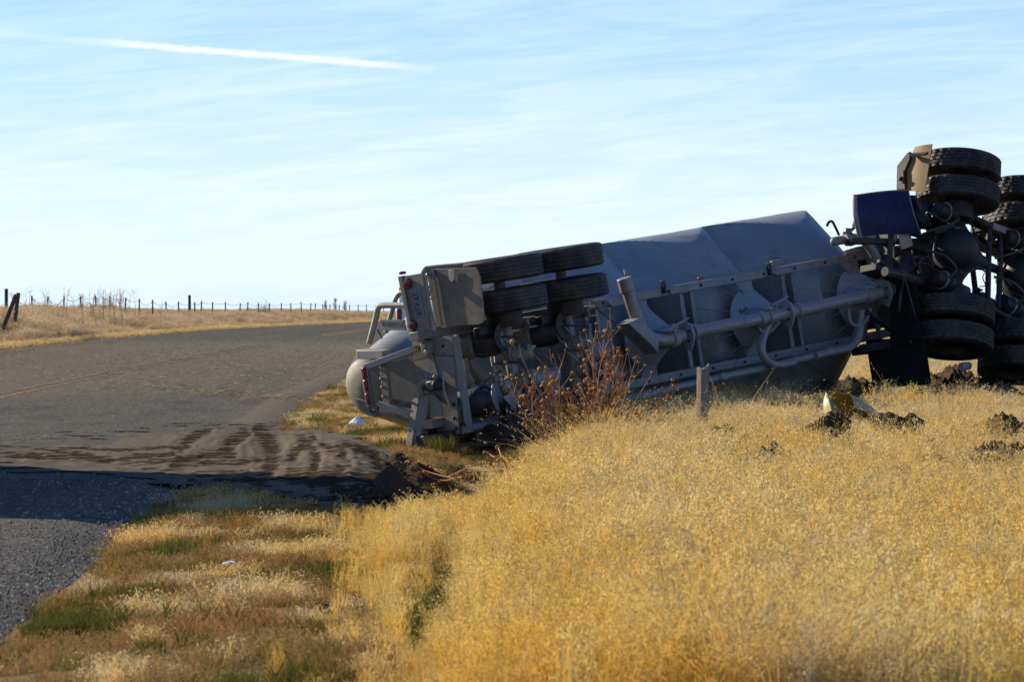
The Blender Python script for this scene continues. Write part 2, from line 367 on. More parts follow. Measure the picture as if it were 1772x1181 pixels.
def in_sand():
    # outline in photo pixels turned into road-plane points
    out = [(30, 786), (150, 772), (320, 742), (455, 741), (560, 752), (640, 770), (690, 806), (745, 850), (770, 884), (700, 884), (560, 872), (430, 852), (300, 826), (150, 806)]
    P = []
    for px, py in out:
        Y = CH*FP/(py-HY); P.append(((px-CX)/FP*Y, Y))
    return P
SP = in_sand()
def px_of(X, Y, Z): return CX+FP*X/Y, HY-FP*(Z-CH)/Y
tracks = [([(452, 744), (470, 780), (468, 815), (452, 850), (430, 868)], 26), ([(310, 782), (330, 762), (356, 748)], 15), ([(420, 752), (395, 768), (400, 790), (360, 795)], 16),
          ([(540, 768), (515, 788), (500, 806)], 14), ([(130, 794), (200, 800), (300, 792)], 7), ([(560, 782), (590, 795), (600, 822), (570, 838), (500, 832)], 14), ([(-20, 790), (120, 796), (240, 806), (330, 800), (395, 782), (430, 756)], 9), ([(80, 780), (220, 784), (330, 778)], 6), ([(470, 838), (560, 848), (660, 868), (740, 884)], 10), ([(520, 760), (548, 800), (540, 850)], 12), ([(250, 818), (350, 826), (430, 822)], 7),
          ([(330, 838), (450, 838), (570, 842), (640, 838)], 8), ([(600, 780), (650, 800), (660, 830), (620, 845)], 17), ([(480, 862), (600, 872), (700, 884)], 11), ([(0, 775), (120, 788), (180, 797)], 5), ([(300, 812), (380, 806), (450, 800)], 9)]
def seg_dist(px, py, pl):
    best = np.full(px.shape, 1e9)
    for (x0, y0), (x1, y1) in zip(pl[:-1], pl[1:]):
        dx, dy = x1-x0, (y1-y0); L = dx*dx+dy*dy
        t = np.clip(((px-x0)*dx+(py-y0)*dy)/L, 0, 1); best = np.minimum(best, np.hypot(px-x0-t*dx, py-y0-t*dy))
    return best
sy = 1/np.linspace(1/40.5, 1/76, 330); sxn = np.linspace(-6.6, -.35, 300)
SX, SY = np.meshgrid(sxn, sy)
PXs, PYs = CX+FP*SX/SY, HY+FP*CH/SY
poly = [(px, py) for px, py in [(-40, 790), (60, 772), (190, 760), (320, 742), (455, 741), (560, 752), (640, 770), (690, 806), (745, 850), (790, 890), (700, 889), (560, 876), (430, 852), (300, 830), (150, 812), (-40, 806)]]
def poly_sdf(px, py, P):
    d = seg_dist(px, py, P+[P[0]]); ins = np.zeros(px.shape, bool)
    for (x0, y0), (x1, y1) in zip(P, P[1:]+[P[0]]):
        c = ((y0 > py) != (y1 > py)) & (px < (x1-x0)*(py-y0)/((y1-y0) if y1 != y0 else 1e-9)+x0); ins ^= c
    return np.where(ins, d, -d)
sdf = poly_sdf(PXs, PYs, poly)
def nz(X, Y, s, o=0):
    return np.array([noise.noise(Vector((x*s, y*s*.35, o))) for x, y in zip(X.ravel(), Y.ravel())]).reshape(X.shape)
N1 = nz(SX, SY, 2.2); N2 = nz(SX, SY, 7, 5); N3 = nz(SX, SY, 17, 9)
cover = np.clip((sdf+N1*22+N2*9)/14, -1, 1)
dark = np.zeros(SX.shape); hh = np.zeros(SX.shape)
for pl, w in tracks:
    d = seg_dist(PXs, PYs+N2*3, pl); q = np.clip(1.25-d/w, 0, 1)
    bars = .5+.5*np.sin(PYs*1.35+PXs*.05+1.3*N2+.6*N1); dark = np.maximum(dark, q*(.50+.38*bars)*(.95+.4*N1)); hh -= .006*np.clip(q, 0, 1)*(.4+.6*bars); hh += .006*np.exp(-((d-w*1.15)/5)**2)
dark = np.maximum(dark, .85*sstep(PXs+.6*(PYs-800), 640, 700))
tcov = np.clip(cover, 0, 1)
SZ = zroad(SY)+.011+.004*np.sin(SX*3)+tcov*(.012+hh+.005*N2+.010*N3)
SZ = SZ+.05*np.exp(-(((PXs-610)/60)**2+((PYs-815)/26)**2))*tcov*(1+.7*N2)
vr = SX > xright(SY)
SZ = np.where(vr, SZ+(np.clip(zg(SX, SY)-zroad(SY), -.25, .2)+.02)*sstep(SX-xright(SY), .0, .55), SZ)
me = grid_mesh('spilled_sand', SX, SY, SZ, M['sand'])
a = me.attributes.new('dark', 'FLOAT', 'POINT'); a.data.foreach_set('value', dark.ravel().astype('f'))
a = me.attributes.new('cover', 'FLOAT', 'POINT'); a.data.foreach_set('value', cover.ravel().astype('f'))
bm = bmesh.new(); bm.from_mesh(me); bm.verts.ensure_lookup_table(); keep = (cover > -.6).ravel()
bmesh.ops.delete(bm, geom=[v for v in bm.verts if not keep[v.index]], context='VERTS'); bm.to_mesh(me); bm.free()
tag(link('spilled_sand', me), kind='structure')

# ------------------------------------------------------------------ overturned tanker trailer: local axes f (forward), v (sideways, now up), d (vehicle-down, now towards the viewer)
def frame(th, ph, lean):
    th, ph = math.radians(th), math.radians(ph)
    F = Vector((math.cos(th)*math.cos(ph), math.sin(th)*math.cos(ph), math.sin(ph)))
    V = Vector((lean, -(lean*F.x+F.z)/F.y, 1)).normalized(); return F, V, F.cross(V)
def ray(px, py): return Vector(((px-CX)/FP, 1, (HY-py)/FP))
EYE = Vector((0, 0, CH))
class Local:
    def __init__(s, FVD, o): s.ax = FVD; s.o = o
    def mat(s): return Matrix.Translation(s.o)@Matrix(s.ax).transposed().to_4x4()
    def at(s, px, py, k, val):
        r = ray(px, py); n = s.ax[k]; t = (val-(EYE-s.o).dot(n))/r.dot(n); w = EYE+r*t-s.o
        return Vector([w.dot(q) for q in s.ax])
    def d(s, px, py, val): return s.at(px, py, 2, val)
    def f(s, px, py, val): return s.at(px, py, 0, val)
    def v(s, px, py, val): return s.at(px, py, 1, val)
L = Local(frame(50, 6.6, -.15), EYE+ray(775, 651)*61.7)
trailer = tag(empty('tanker_trailer', L.mat()), 'grey dusty three-hopper bulk tanker trailer lying on its side with its belly showing', 'trailer')
DC, RT = -1.3, 1.15; HOP = (3.56, 5.6, 7.75)
def trad(f):
    if f < 2.4: return .36+(RT-.36)*(f-.18)/2.22
    return RT
def tank_mesh():
    fs = list(np.linspace(.18, 2.4, 24))+list(np.linspace(2.45, 8.56, 170)); nb, nt = 60, 20; rows = []
    for f in fs:
        R = trad(f); row = []
        for i in range(nb+1):
            t = -PI/2+PI*i/nb; v = R*math.sin(t); d = DC+R*math.cos(t)
            if f > 2.45:
                h = HOP[0] if f < 4.58 else HOP[1] if f < 6.64 else HOP[2]; r = math.hypot((f-h)*(1.04 if f < h else 1.0), v); lim = DC+(1.52-r)/.89
            else: lim = DC+.52-.10*(2.45-f)
            # soften the fold between shell and hopper
            k = .006; hmx = max(k-abs(d-lim), 0)/k; d = min(d, lim)-hmx*hmx*k*.25
            d = max(min(d, 0.0), DC) if f > 2.45 else max(d, DC)
            dn = 1+.006*noise.noise(Vector((f*1.6, v*2.2, d*1.5)))+.0025*noise.noise(Vector((f*5, v*5, d*5+7)))
            row.append(Vector((f, v*dn, DC+(d-DC)*dn)))
        for i in range(1, nt):
            t = PI/2+PI*i/nt; row.append(Vector((f, R*math.sin(t), DC+R*math.cos(t))))
        rows.append(row)
    b = MB(); n = len(rows[0]); vs = [p for r in rows for p in r]; fc = []
    for i in range(len(rows)-1):
        for k in range(n): fc.append((i*n+k, i*n+(k+1) % n, (i+1)*n+(k+1) % n, (i+1)*n+k))
    fc.append(tuple((len(rows)-1)*n+k for k in range(n)))
    b.add(vs, fc)
    return b
tank = tank_mesh().build('tank', M['tank'], trailer, 15)
MB().lathe([(.35, .0), (.345, -.06), (.315, -.13), (.25, -.19), (.14, -.225), (.01, -.235)], (.20, 0, DC), (1, 0, 0), 40).build('rear_dome', M['rear'], trailer)
MB().lathe([(.38, -.03), (.38, .03)], (.20, 0, DC), (1, 0, 0), 40).build('tank_flange', M['rear'], trailer, 35, .006)
for h in HOP:                                            # outlet cones with their seam rings
    MB().lathe([(.366, -.012), (.368, .006), (.358, .016), (.12, .36), (.12, .40)], (h, 0, 0), (0, 0, 1), 40).build('hopper_cone', M['tank'], trailer, 30)
for fv in (4.6, 6.66):                                   # seam straps over the valleys of the shell
    pts = [(fv, RT*math.sin(a), DC+RT*math.cos(a)) for a in np.linspace(PI*.5, PI*1.5, 20)]
    b = MB(); b.sheet([[Vector(p)+Vector((-.03, 0, 0)) for p in pts], [Vector(p)+Vector((.03, 0, 0)) for p in pts]], .012, (0, 0, -1)); b.build('shell_strap', M['tank'], trailer)
# weld beads down the cone sides
for h in HOP:
    for a_ in (2.2, 2.75, 3.5, 4.1):
        pts = []
        for k in range(7):
            r_ = .40+.46*k/6; pts.append((h+r_*math.cos(a_)*.9, -r_*math.sin(a_)*.9, DC+(1.52-math.hypot(r_*math.cos(a_)*.9*(1.04 if math.cos(a_) < 0 else 1), r_*math.sin(a_)*.9))/.89+.002))
        MB().tube(pts, .005, 5).build('weld_seam', M['tank'], trailer)
# frame rails
RV = .5
for s in (1, -1):
    b = MB(); b.box((5.95, s*RV, -.045), (6.5, .10, .09)); b.build('frame_rail', M['frame'], trailer, 35, .008)
    b = MB(); b.box((1.15, s*RV, -.09), (3.04, .10, .14)); b.build('rear_rail', M['rear'], trailer, 35, .008)
# bulkheads between the hoppers with their flanges
for fb in (4.42, 6.42, 8.55, 2.62):
    b = MB(); b.prism([(fb, -.44, -.06), (fb, .44, -.06), (fb, .44, -.85), (fb, .2, -.95), (fb, -.2, -.95), (fb, -.44, -.85)], (.012, 0, 0)); b.build('bulkhead', M['frame'], trailer)
    for df, w in ((.0, .07), (.20, .06)):
        b = MB(); b.box((fb+df, 0, -.055), (w, .895, .03)); b.build('bulkhead_flange', M['frame'], trailer, 35, .004)
    b = MB(); b.box((fb+.20, 0, -.42), (.012, .88, .68)); b.build('bulkhead', M['frame'], trailer)
# gussets between rails and cones
for h in HOP:
    for s in (1, -1):
        v0, v1 = .45*s, .30*s
        b = MB(); b.sheet([[Vector((h-.16, v0, -.02)), Vector((h-.06, v0, .0)), Vector((h+.06, v0, .0)), Vector((h+.16, v0, -.02))], [Vector((h-.13, (v0+v1)/2, .0)), Vector((h-.05, (v0+v1)/2, .03)), Vector((h+.05, (v0+v1)/2, .03)), Vector((h+.13, (v0+v1)/2, .0))], [Vector((h-.10, v1, .06)), Vector((h-.03, v1, .08)), Vector((h+.03, v1, .08)), Vector((h+.10, v1, .06))]], .014, (0, 0, 1)); b.build('gusset', M['frame'], trailer, 35, .003)
    b = MB(); b.ball((h-.28, .12, .12), .035, 8, (1, 1, 1), .6, h); b.cyl((h-.28, .12, .12), (h-.30, .15, .24), .012, 6); b.build('aeration_fitting', M['castm'], trailer)
# rail clips
for px, py in ((1148, 497), (1331, 466)):
    p = L.d(px, py, .02); b = MB(); b.box(p, (.035, .15, .06)); b.cyl(p+Vector((0, -.06, .03)), p+Vector((.08, -.09, .03)), .01, 6); b.build('rail_clip', M['under'], trailer, 35, .004)
p = L.d(1345, 455, .02); MB().box(p, (.22, .07, .06)).build('rail_box', M['frame'], trailer, 35, .01)
p = L.d(1213, 482, .01); MB().box(p, (.10, .04, .04)).build('side_marker', M['redtape'], trailer, 35, .01)

# ---- discharge pipe
D1 = .58
def L3(pts, d): return [L.d(x, y, d) for x, y in pts]
pr = .076
b = MB(); b.tube(L3([(1205, 574), (1300, 555), (1400, 534), (1522, 507)], D1), pr, 24); b.build('discharge_pipe', M['pipe'], trailer)
b = MB(); b.tube(L3([(1080, 482), (1090, 515), (1101, 548), (1117, 578), (1145, 590), (1180, 581)], D1), pr*.98, 24, True, 6); b.build('pipe_elbow', M['pipe'], trailer)
a, c = L3([(1080, 482), (1086, 505)], D1); MB().cyl(a-(c-a)*.03, c, pr*1.16, 24).build('pipe_cap', M['pipe'], trailer, 35, .006)
a = L.d(1083, 476, D1+.03); MB().cyl(a, a+Vector((0, .07, 0)), .018, 8).build('cap_lug', M['castm'], trailer)
q = L3([(1088, 560), (1108, 550), (1140, 588), (1140, 612), (1130, 600)], D1+.12)
MB().prism(q, (0, 0, -.22)).build('wear_plate', M['frame'], trailer, 35, .006)
for px, py in ((1200, 575), (1315, 552), (1330, 549), (1500, 512), (1165, 588), (1380, 538)):
    a = L.d(px, py, D1); ux = (L.d(px+10, py-2.1, D1)-a).normalized(); MB().lathe([(pr+.003, -.05), (pr+.018, -.045), (pr+.018, .045), (pr+.003, .05)], a, ux, 24).build('pipe_coupling', M['pipe'], trailer)
# valve bodies with flanges, levers and lugs
for i, (px, py) in enumerate(((1172, 583), (1345, 545), (1515, 508))):
    a = L.d(px, py, D1); ux = (L.d(px+10, py-2.1, D1)-a).normalized()
    b = MB(); b.lathe([(.10, -.42), (.12, -.36), (.12, -.08), (.09, 0)], (a.x, a.y, D1), (0, 0, 1), 20); b.box((a.x, a.y, D1-.15), (.22, .2, .14)); valve = b.build('outlet_valve', M['castm'], trailer, 35, .008)
    fl = MB(); c = L.d(px+14, py-2, D1); ring = [(0, .21), (.10, .15), (.13, .0), (.10, -.12), (.04, -.24), (-.10, -.12), (-.13, 0), (-.10, .14)]
    w = ux.cross(Vector((0, 1, 0))).normalized(); fl.prism([c+Vector((0, 1, 0))*y*.82+w*x for x, y in ring], ux*.03); fo = fl.build('valve_flange', M['castm'], valve, 35, .006)
    for k in range(4):
        an = k*PI/2+.6; q = c+Vector((0, 1, 0))*.085*math.sin(an)+w*.085*math.cos(an); MB().cyl(q-ux*.025, q+ux*.05, .013, 6).build('bolt', M['under'], valve)
    b = MB(); h = a+Vector((-.05, .12, .02)); b.cyl(a+Vector((-.05, .02, 0)), h, .03, 10); b.tube([h+Vector((-.06, 0, .0)), h+Vector((.06, .03, .03)), h+Vector((.22, .075, .05))], [.02, .014, .012], 8); b.ball(h, .045, 8, (1.3, .8, 1), .5, i); b.ball(h+Vector((-.12, -.03, 0)), .05, 8, (1.4, .7, 1), .6, i+4); b.build('valve_lever', M['castm'], valve)
# looped lower bends and the long air line
rb = .048
b = MB(); b.tube(L3([(1331, 560), (1322, 580), (1318, 605), (1326, 624), (1345, 632), (1370, 629)], .5), rb, 16, True, 6); b.build('air_bend', M['pipe'], trailer)
b = MB(); b.tube(L3([(1492, 538), (1489, 565), (1484, 588), (1468, 603), (1440, 609), (1410, 617)], .42), rb, 16, True, 6); b.build('air_bend', M['pipe'], trailer)
b = MB(); b.tube(L3([(1436, 609), (1330, 636), (1250, 653), (1150, 676), (1040, 703)], .38), rb*.92, 16); b.build('air_line', M['pipe'], trailer)
for px, py in ((1370, 629), (1437, 609), (1250, 653), (1322, 578)):
    a = L.d(px, py, .42); MB().ball(a, .062, 10, (1.1, .9, 1), .25, px).build('pipe_clamp', M['castm'], trailer)
for px, py in ((1320, 560), (1478, 548)):                # U clamps beneath the valves
    b = MB(); b.tube(L3([(px-10, py-12), (px-6, py+10), (px+8, py+16), (px+22, py+4), (px+28, py-14)], .5), .022, 8, True, 5); b.build('pipe_clamp', M['pipe'], trailer)

# ---- rear frame, bumper, light bar
b = MB()
q = [(L.f(712, 583, -.16)), (L.f(782, 583, -.16)), (L.f(795, 752, -.16)), (L.f(735, 760, -.16))]
b.prism(q, (.02, 0, 0)); bump = b.build('bumper_plate', M['rear'], trailer, 35, .004)
dm = max(p.z for p in q); v0 = q[1].y; v1 = q[2].y
MB().box((-.09, (v0+v1)/2, dm-.01), (.12, abs(v1-v0), .02)).build('bumper_underside', M['rear'], trailer, 35, .004)
b = MB(); b.tube([L.f(768, 645, -.20), L.f(767, 668, -.24), L.f(771, 685, -.24), L.f(781, 712, -.20)], .014, 8, True, 4); b.build('grab_handle', M['pale'], bump)
for px, py in ((767, 599), (786, 724), (786, 700), (790, 742)):
    a = L.f(px, py, -.16); MB().lathe([(.02, 0), (.02, -.012), (.01, -.018)], a, (1, 0, 0), 8).build('bolt', M['under'], bump)
for (x0, y0, x1, y1) in ((745, 592, 763, 670), (722, 590, 745, 588)):
    MB().bar(L.f(x0, y0, -.164), L.f(x1, y1, -.164), .012, .006, (1, 0, 0)).build('weld_seam', M['under'], bump)
# upper light bar
q = [L.f(691, 479, -.30), L.f(731, 473, -.30), L.f(744, 570, -.30), L.f(712, 579, -.30)]
b = MB(); b.prism(q, (.03, 0, 0)); lb = b.build('light_bar', M['rear'], trailer, 35, .004)
e = [L.f(688, 479, -.33), L.f(695, 478, -.33), L.f(714, 578, -.33), L.f(709, 580, -.33)]; MB().prism(e, (.08, 0, 0)).build('light_bar_lip', M['rear'], lb, 35, .004)
for (x, y) in ((706, 490.5), (714.5, 563)):
    a = L.f(x, y, -.30); MB().lathe([(.064, 0), (.066, -.02), (.055, -.028)], a, (1, 0, 0), 24).build('lamp_ring', M['blackr'], lb)
    MB().lathe([(.053, 0), (.052, -.024), (.035, -.032), (.01, -.034)], a, (1, 0, 0), 24).build('tail_lamp', M['red'], lb)
pq = [L.f(706.5, 505, -.302), L.f(728, 502, -.302), L.f(736, 549, -.302), L.f(714, 551, -.302)]
plate = MB().prism(pq, (-.006, 0, 0)).build('license_plate', M['plate'], lb, 35, .002)
band = [pq[0].lerp(pq[1], .03)+Vector((-.0075, 0, 0)), pq[0].lerp(pq[1], .2)+Vector((-.0075, 0, 0)), pq[3].lerp(pq[2], .2)+Vector((-.0075, 0, 0)), pq[3].lerp(pq[2], .03)+Vector((-.0075, 0, 0))]
MB().prism(band, (-.001, 0, 0)).build('plate_band', M['plater'], plate)
e = [L.f(699, 508, -.303), L.f(704.5, 507, -.303), L.f(706, 518, -.303), L.f(700.5, 519, -.303)]; MB().prism(e, (-.004, 0, 0)).build('reflector', M['redtape'], lb)
# plate characters, mirrored as in the photograph: tops to the left, first letter uppermost
cu = bpy.data.curves.new('plate_text', 'FONT'); cu.body = 'TA 9756'; cu.size = 1; cu.align_x = 'CENTER'; cu.align_y = 'CENTER'; cu.extrude = .01
to = bpy.data.objects.new('plate_text', cu); COL.objects.link(to); bpy.context.view_layer.update()
tm = bpy.data.meshes.new_from_object(to.evaluated_get(bpy.context.evaluated_depsgraph_get())); bpy.data.objects.remove(to)
pc = (pq[0]+pq[1]+pq[2]+pq[3])/4; adn = ((pq[3]+pq[2])/2-(pq[0]+pq[1])/2); aup = ((pq[0]+pq[3])/2-(pq[1]+pq[2])/2)
wid = max(q.co.x for q in tm.vertices)-min(q.co.x for q in tm.vertices); hei = max(q.co.y for q in tm.vertices)-min(q.co.y for q in tm.vertices)
for q in tm.vertices:
    q.co = pc-aup*.10+adn*(q.co.x/wid*.84)+aup*(q.co.y/hei*.46)+Vector((-.0085-.1*abs(q.co.z), 0, 0))
tm.materials.clear(); tm.materials.append(M['ink']); link('plate_characters', tm, plate)
b = MB(); b.tube([L.f(735, 476, -.24), L.f(740, 520, -.24), L.f(751, 572, -.24)], .028, 10)
for t in (.2, .42, .68): 
    p = L.f(735, 476, -.24).lerp(L.f(751, 572, -.24), t); b.cyl(p, p.lerp(L.f(751, 572, -.24), .06), .036, 10)
b.build('hinge_rod', M['pale'], trailer)
a = L.f(697, 475, -.25); MB().lathe([(.04, 0), (.04, .025), (.02, .035)], a, (0, 1, 0), 12).build('marker_lamp', M['red'], trailer)
# upper mudflap and the arch it hangs from
FV = -.12
q = [L.f(738, 466, FV), L.f(824, 463, FV), L.f(831, 480, FV), L.f(838, 548, FV), L.f(836, 558, FV), L.f(828, 562, FV), L.f(758, 566, FV), L.f(748, 520, FV)]
b = MB(); b.prism(q, (.014, 0, 0)); flap = b.build('mudflap', M['flap'], trailer, 35, .003)
q = [L.f(737, 467, FV-.03), L.f(750, 467, FV-.03), L.f(764, 566, FV-.03), L.f(755, 567, FV-.03)]; MB().prism(q, (.02, 0, 0)).build('flap_clamp', M['rear'], flap, 35, .004)
q = [L.f(776, 468, FV-.02), L.f(786, 466, FV-.02), L.f(786, 482, FV-.02), L.f(782, 490, FV-.02), L.f(777, 484, FV-.02)]; MB().prism(q, (.012, 0, 0)).build('flap_tab', M['pale'], flap, 35, .003)
b = MB(); b.tube([L.f(730, 480, -.2), L.f(735, 468, -.16), L.f(746, 464, -.1), L.f(800, 459, .02)], .03, 10, True, 4); b.build('flap_hanger', M['rear'], trailer)
# bent lower lamp bar, shield plate, hose elbow and knobs
q = [L.f(722, 680, -.28), L.f(740, 686, -.28), L.f(733, 730, -.34), L.f(724, 768, -.36), L.f(708, 774, -.40), L.f(716, 735, -.36)]
b = MB(); b.prism(q, (.03, .01, .02)); b.bar(q[0], q[4], .02, .09, (0, 0, 1)); b.build('bent_lamp_bar', M['rear'], trailer, 35, .005)
q = [L.f(725, 680, -.26), L.f(735, 682, -.26), L.f(750, 683, -.26), L.f(762, 697, -.26), L.f(767, 722, -.26), L.f(752, 719, -.26), L.f(742, 721, -.26), L.f(728, 727, -.26), L.f(720, 720, -.26), L.f(719, 696, -.26)]
MB().prism(q, (.02, 0, 0)).build('shield_plate', M['rear'], trailer, 35, .005)
b = MB(); b.tube([L.f(729, 684, -.30), L.f(728, 670, -.30), L.f(732, 663, -.30), L.f(742, 661, -.30), L.f(748, 664, -.28)], .035, 12, True, 5); b.build('coupling_elbow', M['rear'], trailer)
b = MB(); b.box(L.f(753, 667, -.28), (.16, .12, .15)); b.cyl(L.f(756, 667, -.38), L.f(756, 667, -.2), .06, 14); b.box(L.f(740, 668, -.26), (.1, .08, .12)); b.build('valve_block', M['under'], trailer, 35, .02)
for x in (740, 747, 753): MB().ball(L.f(x, 653, -.28), .032, 10).build('valve_knob', M['rear'], trailer)
b = MB(); p = L.f(748, 762, -.25); b.box(p, (.25, .14, .28)); b.box(L.f(742, 742, -.2), (.2, .16, .14)); b.box(L.f(770, 755, -.12), (.2, .12, .4)); b.build('crushed_bracket', M['under'], trailer, 35, .02)
p = L.f(740, 602, -.2); b = MB(); b.box(p, (.1, .12, .12)); b.cyl(p+Vector((-.08, .03, 0)), p+Vector((.02, .03, 0)), .04, 10); b.cyl(p+Vector((-.08, -.05, .03)), p+Vector((.02, -.05, .03)), .035, 10); b.build('air_coupling', M['rear'], trailer, 35, .012)
# rear head frame carried back from the bumper to the lamp post
def bar2(name, p, q, w, h, mat, up=(1, 0, 0), bev=.006, par=None): return MB().bar(p, q, w, h, up).build(name, mat, par or trailer, 35, bev)
bar2('head_beam', L.f(633, 636, -.42), L.f(722, 603, -.20), .07, .09, M['pale'])
bar2('head_beam', L.f(650, 700, -.40), L.f(724, 719, -.20), .07, .09, M['pale'])
bar2('head_post', L.f(664, 622, -.30), L.f(673, 710, -.30), .10, .06, M['rear'], (1, 0, 0))
bar2('head_post', L.f(641, 640, -.42), L.f(652, 712, -.42), .05, .05, M['rear'], (1, 0, 0))
q = [L.f(668, 632, -.12), L.f(726, 612, -.10), L.f(730, 700, -.10), L.f(674, 690, -.12)]; MB().prism(q, (.012, 0, 0)).build('head_panel', M['rear'], trailer)
q = [L.f(645, 711, -.42), L.f(720, 728, -.2), L.f(722, 722, -.1), L.f(650, 704, -.3)]
MB().prism(q, (0, -.03, 0)).build('head_ledge', M['rear'], trailer, 35, .004)
b = MB(); b.bar(L.f(628, 636, -.46), L.f(640, 705, -.46), .05, .06, (1, 0, 0)); lpst = b.build('clearance_lamp_bar', M['rear'], trailer, 35, .01)
for (x, y) in ((630.5, 646), (633.5, 668), (636.5, 691)):
    a = L.f(x, y, -.49); MB().box(a, (.035, .13, .045)).build('clearance_lamp', M['red'], lpst, 35, .012)
b = MB(); b.tube([L.f(638, 703, -.46), L.f(641, 712, -.46), L.f(650, 712, -.44), L.f(655, 704, -.42)], .012, 6, True, 4); b.build('lamp_wire', M['hose'], lpst)
q = [L.f(616, 606, -.28), L.f(661, 608, -.28), L.f(661, 622, -.28), L.f(616, 622, -.28)]; MB().prism(q, (.16, 0, 0)).build('head_box', M['pale'], trailer, 35, .01)
for (x, y) in ((655, 640), (657, 655), (659, 670), (661, 686), (655, 697)):
    a = L.f(x, y, -.36); MB().bar(a, a+Vector((.10, -.03, .05)), .025, .03).build('latch_lug', M['rear'], trailer, 35, .004)
b = MB(); a = L.f(615, 712, -.3); b.prism([L.f(612, 690, -.3), L.f(650, 700, -.3), L.f(672, 712, -.2), L.f(636, 719, -.3)], (.06, 0, 0)); b.build('lower_head_lip', M['rear'], trailer, 35, .004)
# top walkway with its hand rails (beyond the tank, at vehicle-top)
for (pts, ff) in (([(639, 594), (650, 552), (654, 535), (662, 529), (705, 529)], .0), ([(668, 575), (678, 540), (686, 515), (697, 506), (716, 512)], .5)):
    b = MB(); b.tube([L.f(x, y, ff) for x, y in pts], .035 if ff == 0 else .03, 12, True, 5); b.build('hand_rail', M['pale'], trailer)
b = MB(); p0, p1 = L.f(659, 556, .3), L.f(700, 556, .3)
b.bar(p0, p1, .03, .03); b.bar(p0+Vector((0, -.09, 0)), p1+Vector((0, -.09, 0)), .03, .03)
walk = b.build('walkway', M['frame'], trailer)
for k in range(10):
    p = p0.lerp(p1, (k+.5)/10); MB().bar(p+Vector((0, .0, 0)), p+Vector((0.02, -.09, 0)), .02, .015, (1, 0, 0)).build('walkway_bar', M['pale'], walk)
bar2('hand_rail', L.f(652, 570, .1), L.f(660, 585, .3), .03, .03, M['pale'])

# ---- wheels
def tyre_mesh(name, lugs):
    r0, r1 = .30, .52; hw = .135
    prof = [(r0, -.10, 0), (.36, -.128, 0), (.43, -hw, 0), (.485, -.128, 0), (.508, -.114, 1)]
    gr = (-.066, -.022, .022, .066)
    prof.append((r1, -.104, 1))
    for g in gr: prof += [(r1, g-.005, 1), (r1-.012, g-.004, 2), (r1-.012, g+.004, 2), (r1, g+.005, 1)]
    prof += [(r1, .104, 1), (.508, .114, 1), (.485, .128, 0), (.43, hw, 0), (.36, .128, 0), (r0, .10, 0)]
    n = 120 if lugs else 60; b = MB(); vs, fc = [], []
    for i, (r, y, k) in enumerate(prof):
        for j in range(n):
            rr = r
            sh = 2 if abs(y) > .05 else (0 if y < 0 else 1)
            if lugs and k == 1 and (j+sh*1) % 4 == 0: rr -= .014
            a = 2*PI*j/n; vs.append((rr*math.cos(a), y, rr*math.sin(a)))
    m = len(prof)
    for i in range(m-1):
        for j in range(n): fc.append((i*n+j, (i+1)*n+j, (i+1)*n+(j+1) % n, i*n+(j+1) % n))
    for j in range(n): fc.append((j, j+(1 if j < n-1 else 1-n), (m-1)*n+(j+1) % n, (m-1)*n+j))
    b.add(vs, fc); return b.mesh(name, M['tyre'], 40)
TY = {0: tyre_mesh('rib_tyre', False), 1: tyre_mesh('lug_tyre', True)}
rimm = MB().lathe([(.295, -.10), (.30, -.085), (.27, -.07), (.262, .0), (.20, .035), (.12, .03), (.11, .07), (.02, .075)], (0, 0, 0), (0, 1, 0), 36).mesh('rim', M['under'], 30)
drumm = MB().lathe([(.02, -.22), (.205, -.22), (.21, -.20), (.21, -.02), (.1, .0)], (0, 0, 0), (0, 1, 0), 28).mesh('brake_drum', M['under'], 30)
def wheel(parent, f, v, d, kind, s, rim=True):
    w = link('tyre', TY[kind], parent); w.location = (f, v, d); w.rotation_euler = (0, random.uniform(0, 6), 0)
    if rim:
        r = link('rim', rimm, w)
        if s < 0: r.rotation_euler = (0, 0, PI)
    return w
AX = (.71, 1.80); AD = .35
for fa in AX:
    for s in (1, -1):
        for vv in (.745, 1.095): wheel(trailer, fa, s*vv, AD, 0, s)
        dr = link('brake_drum', drumm, trailer); dr.location = (fa, s*.66, AD)
        if s < 0: dr.rotation_euler = (0, 0, PI)
    b = MB(); b.cyl((fa, -1.05, AD), (fa, 1.05, AD), .065, 16); b.build('axle', M['rear'], trailer)
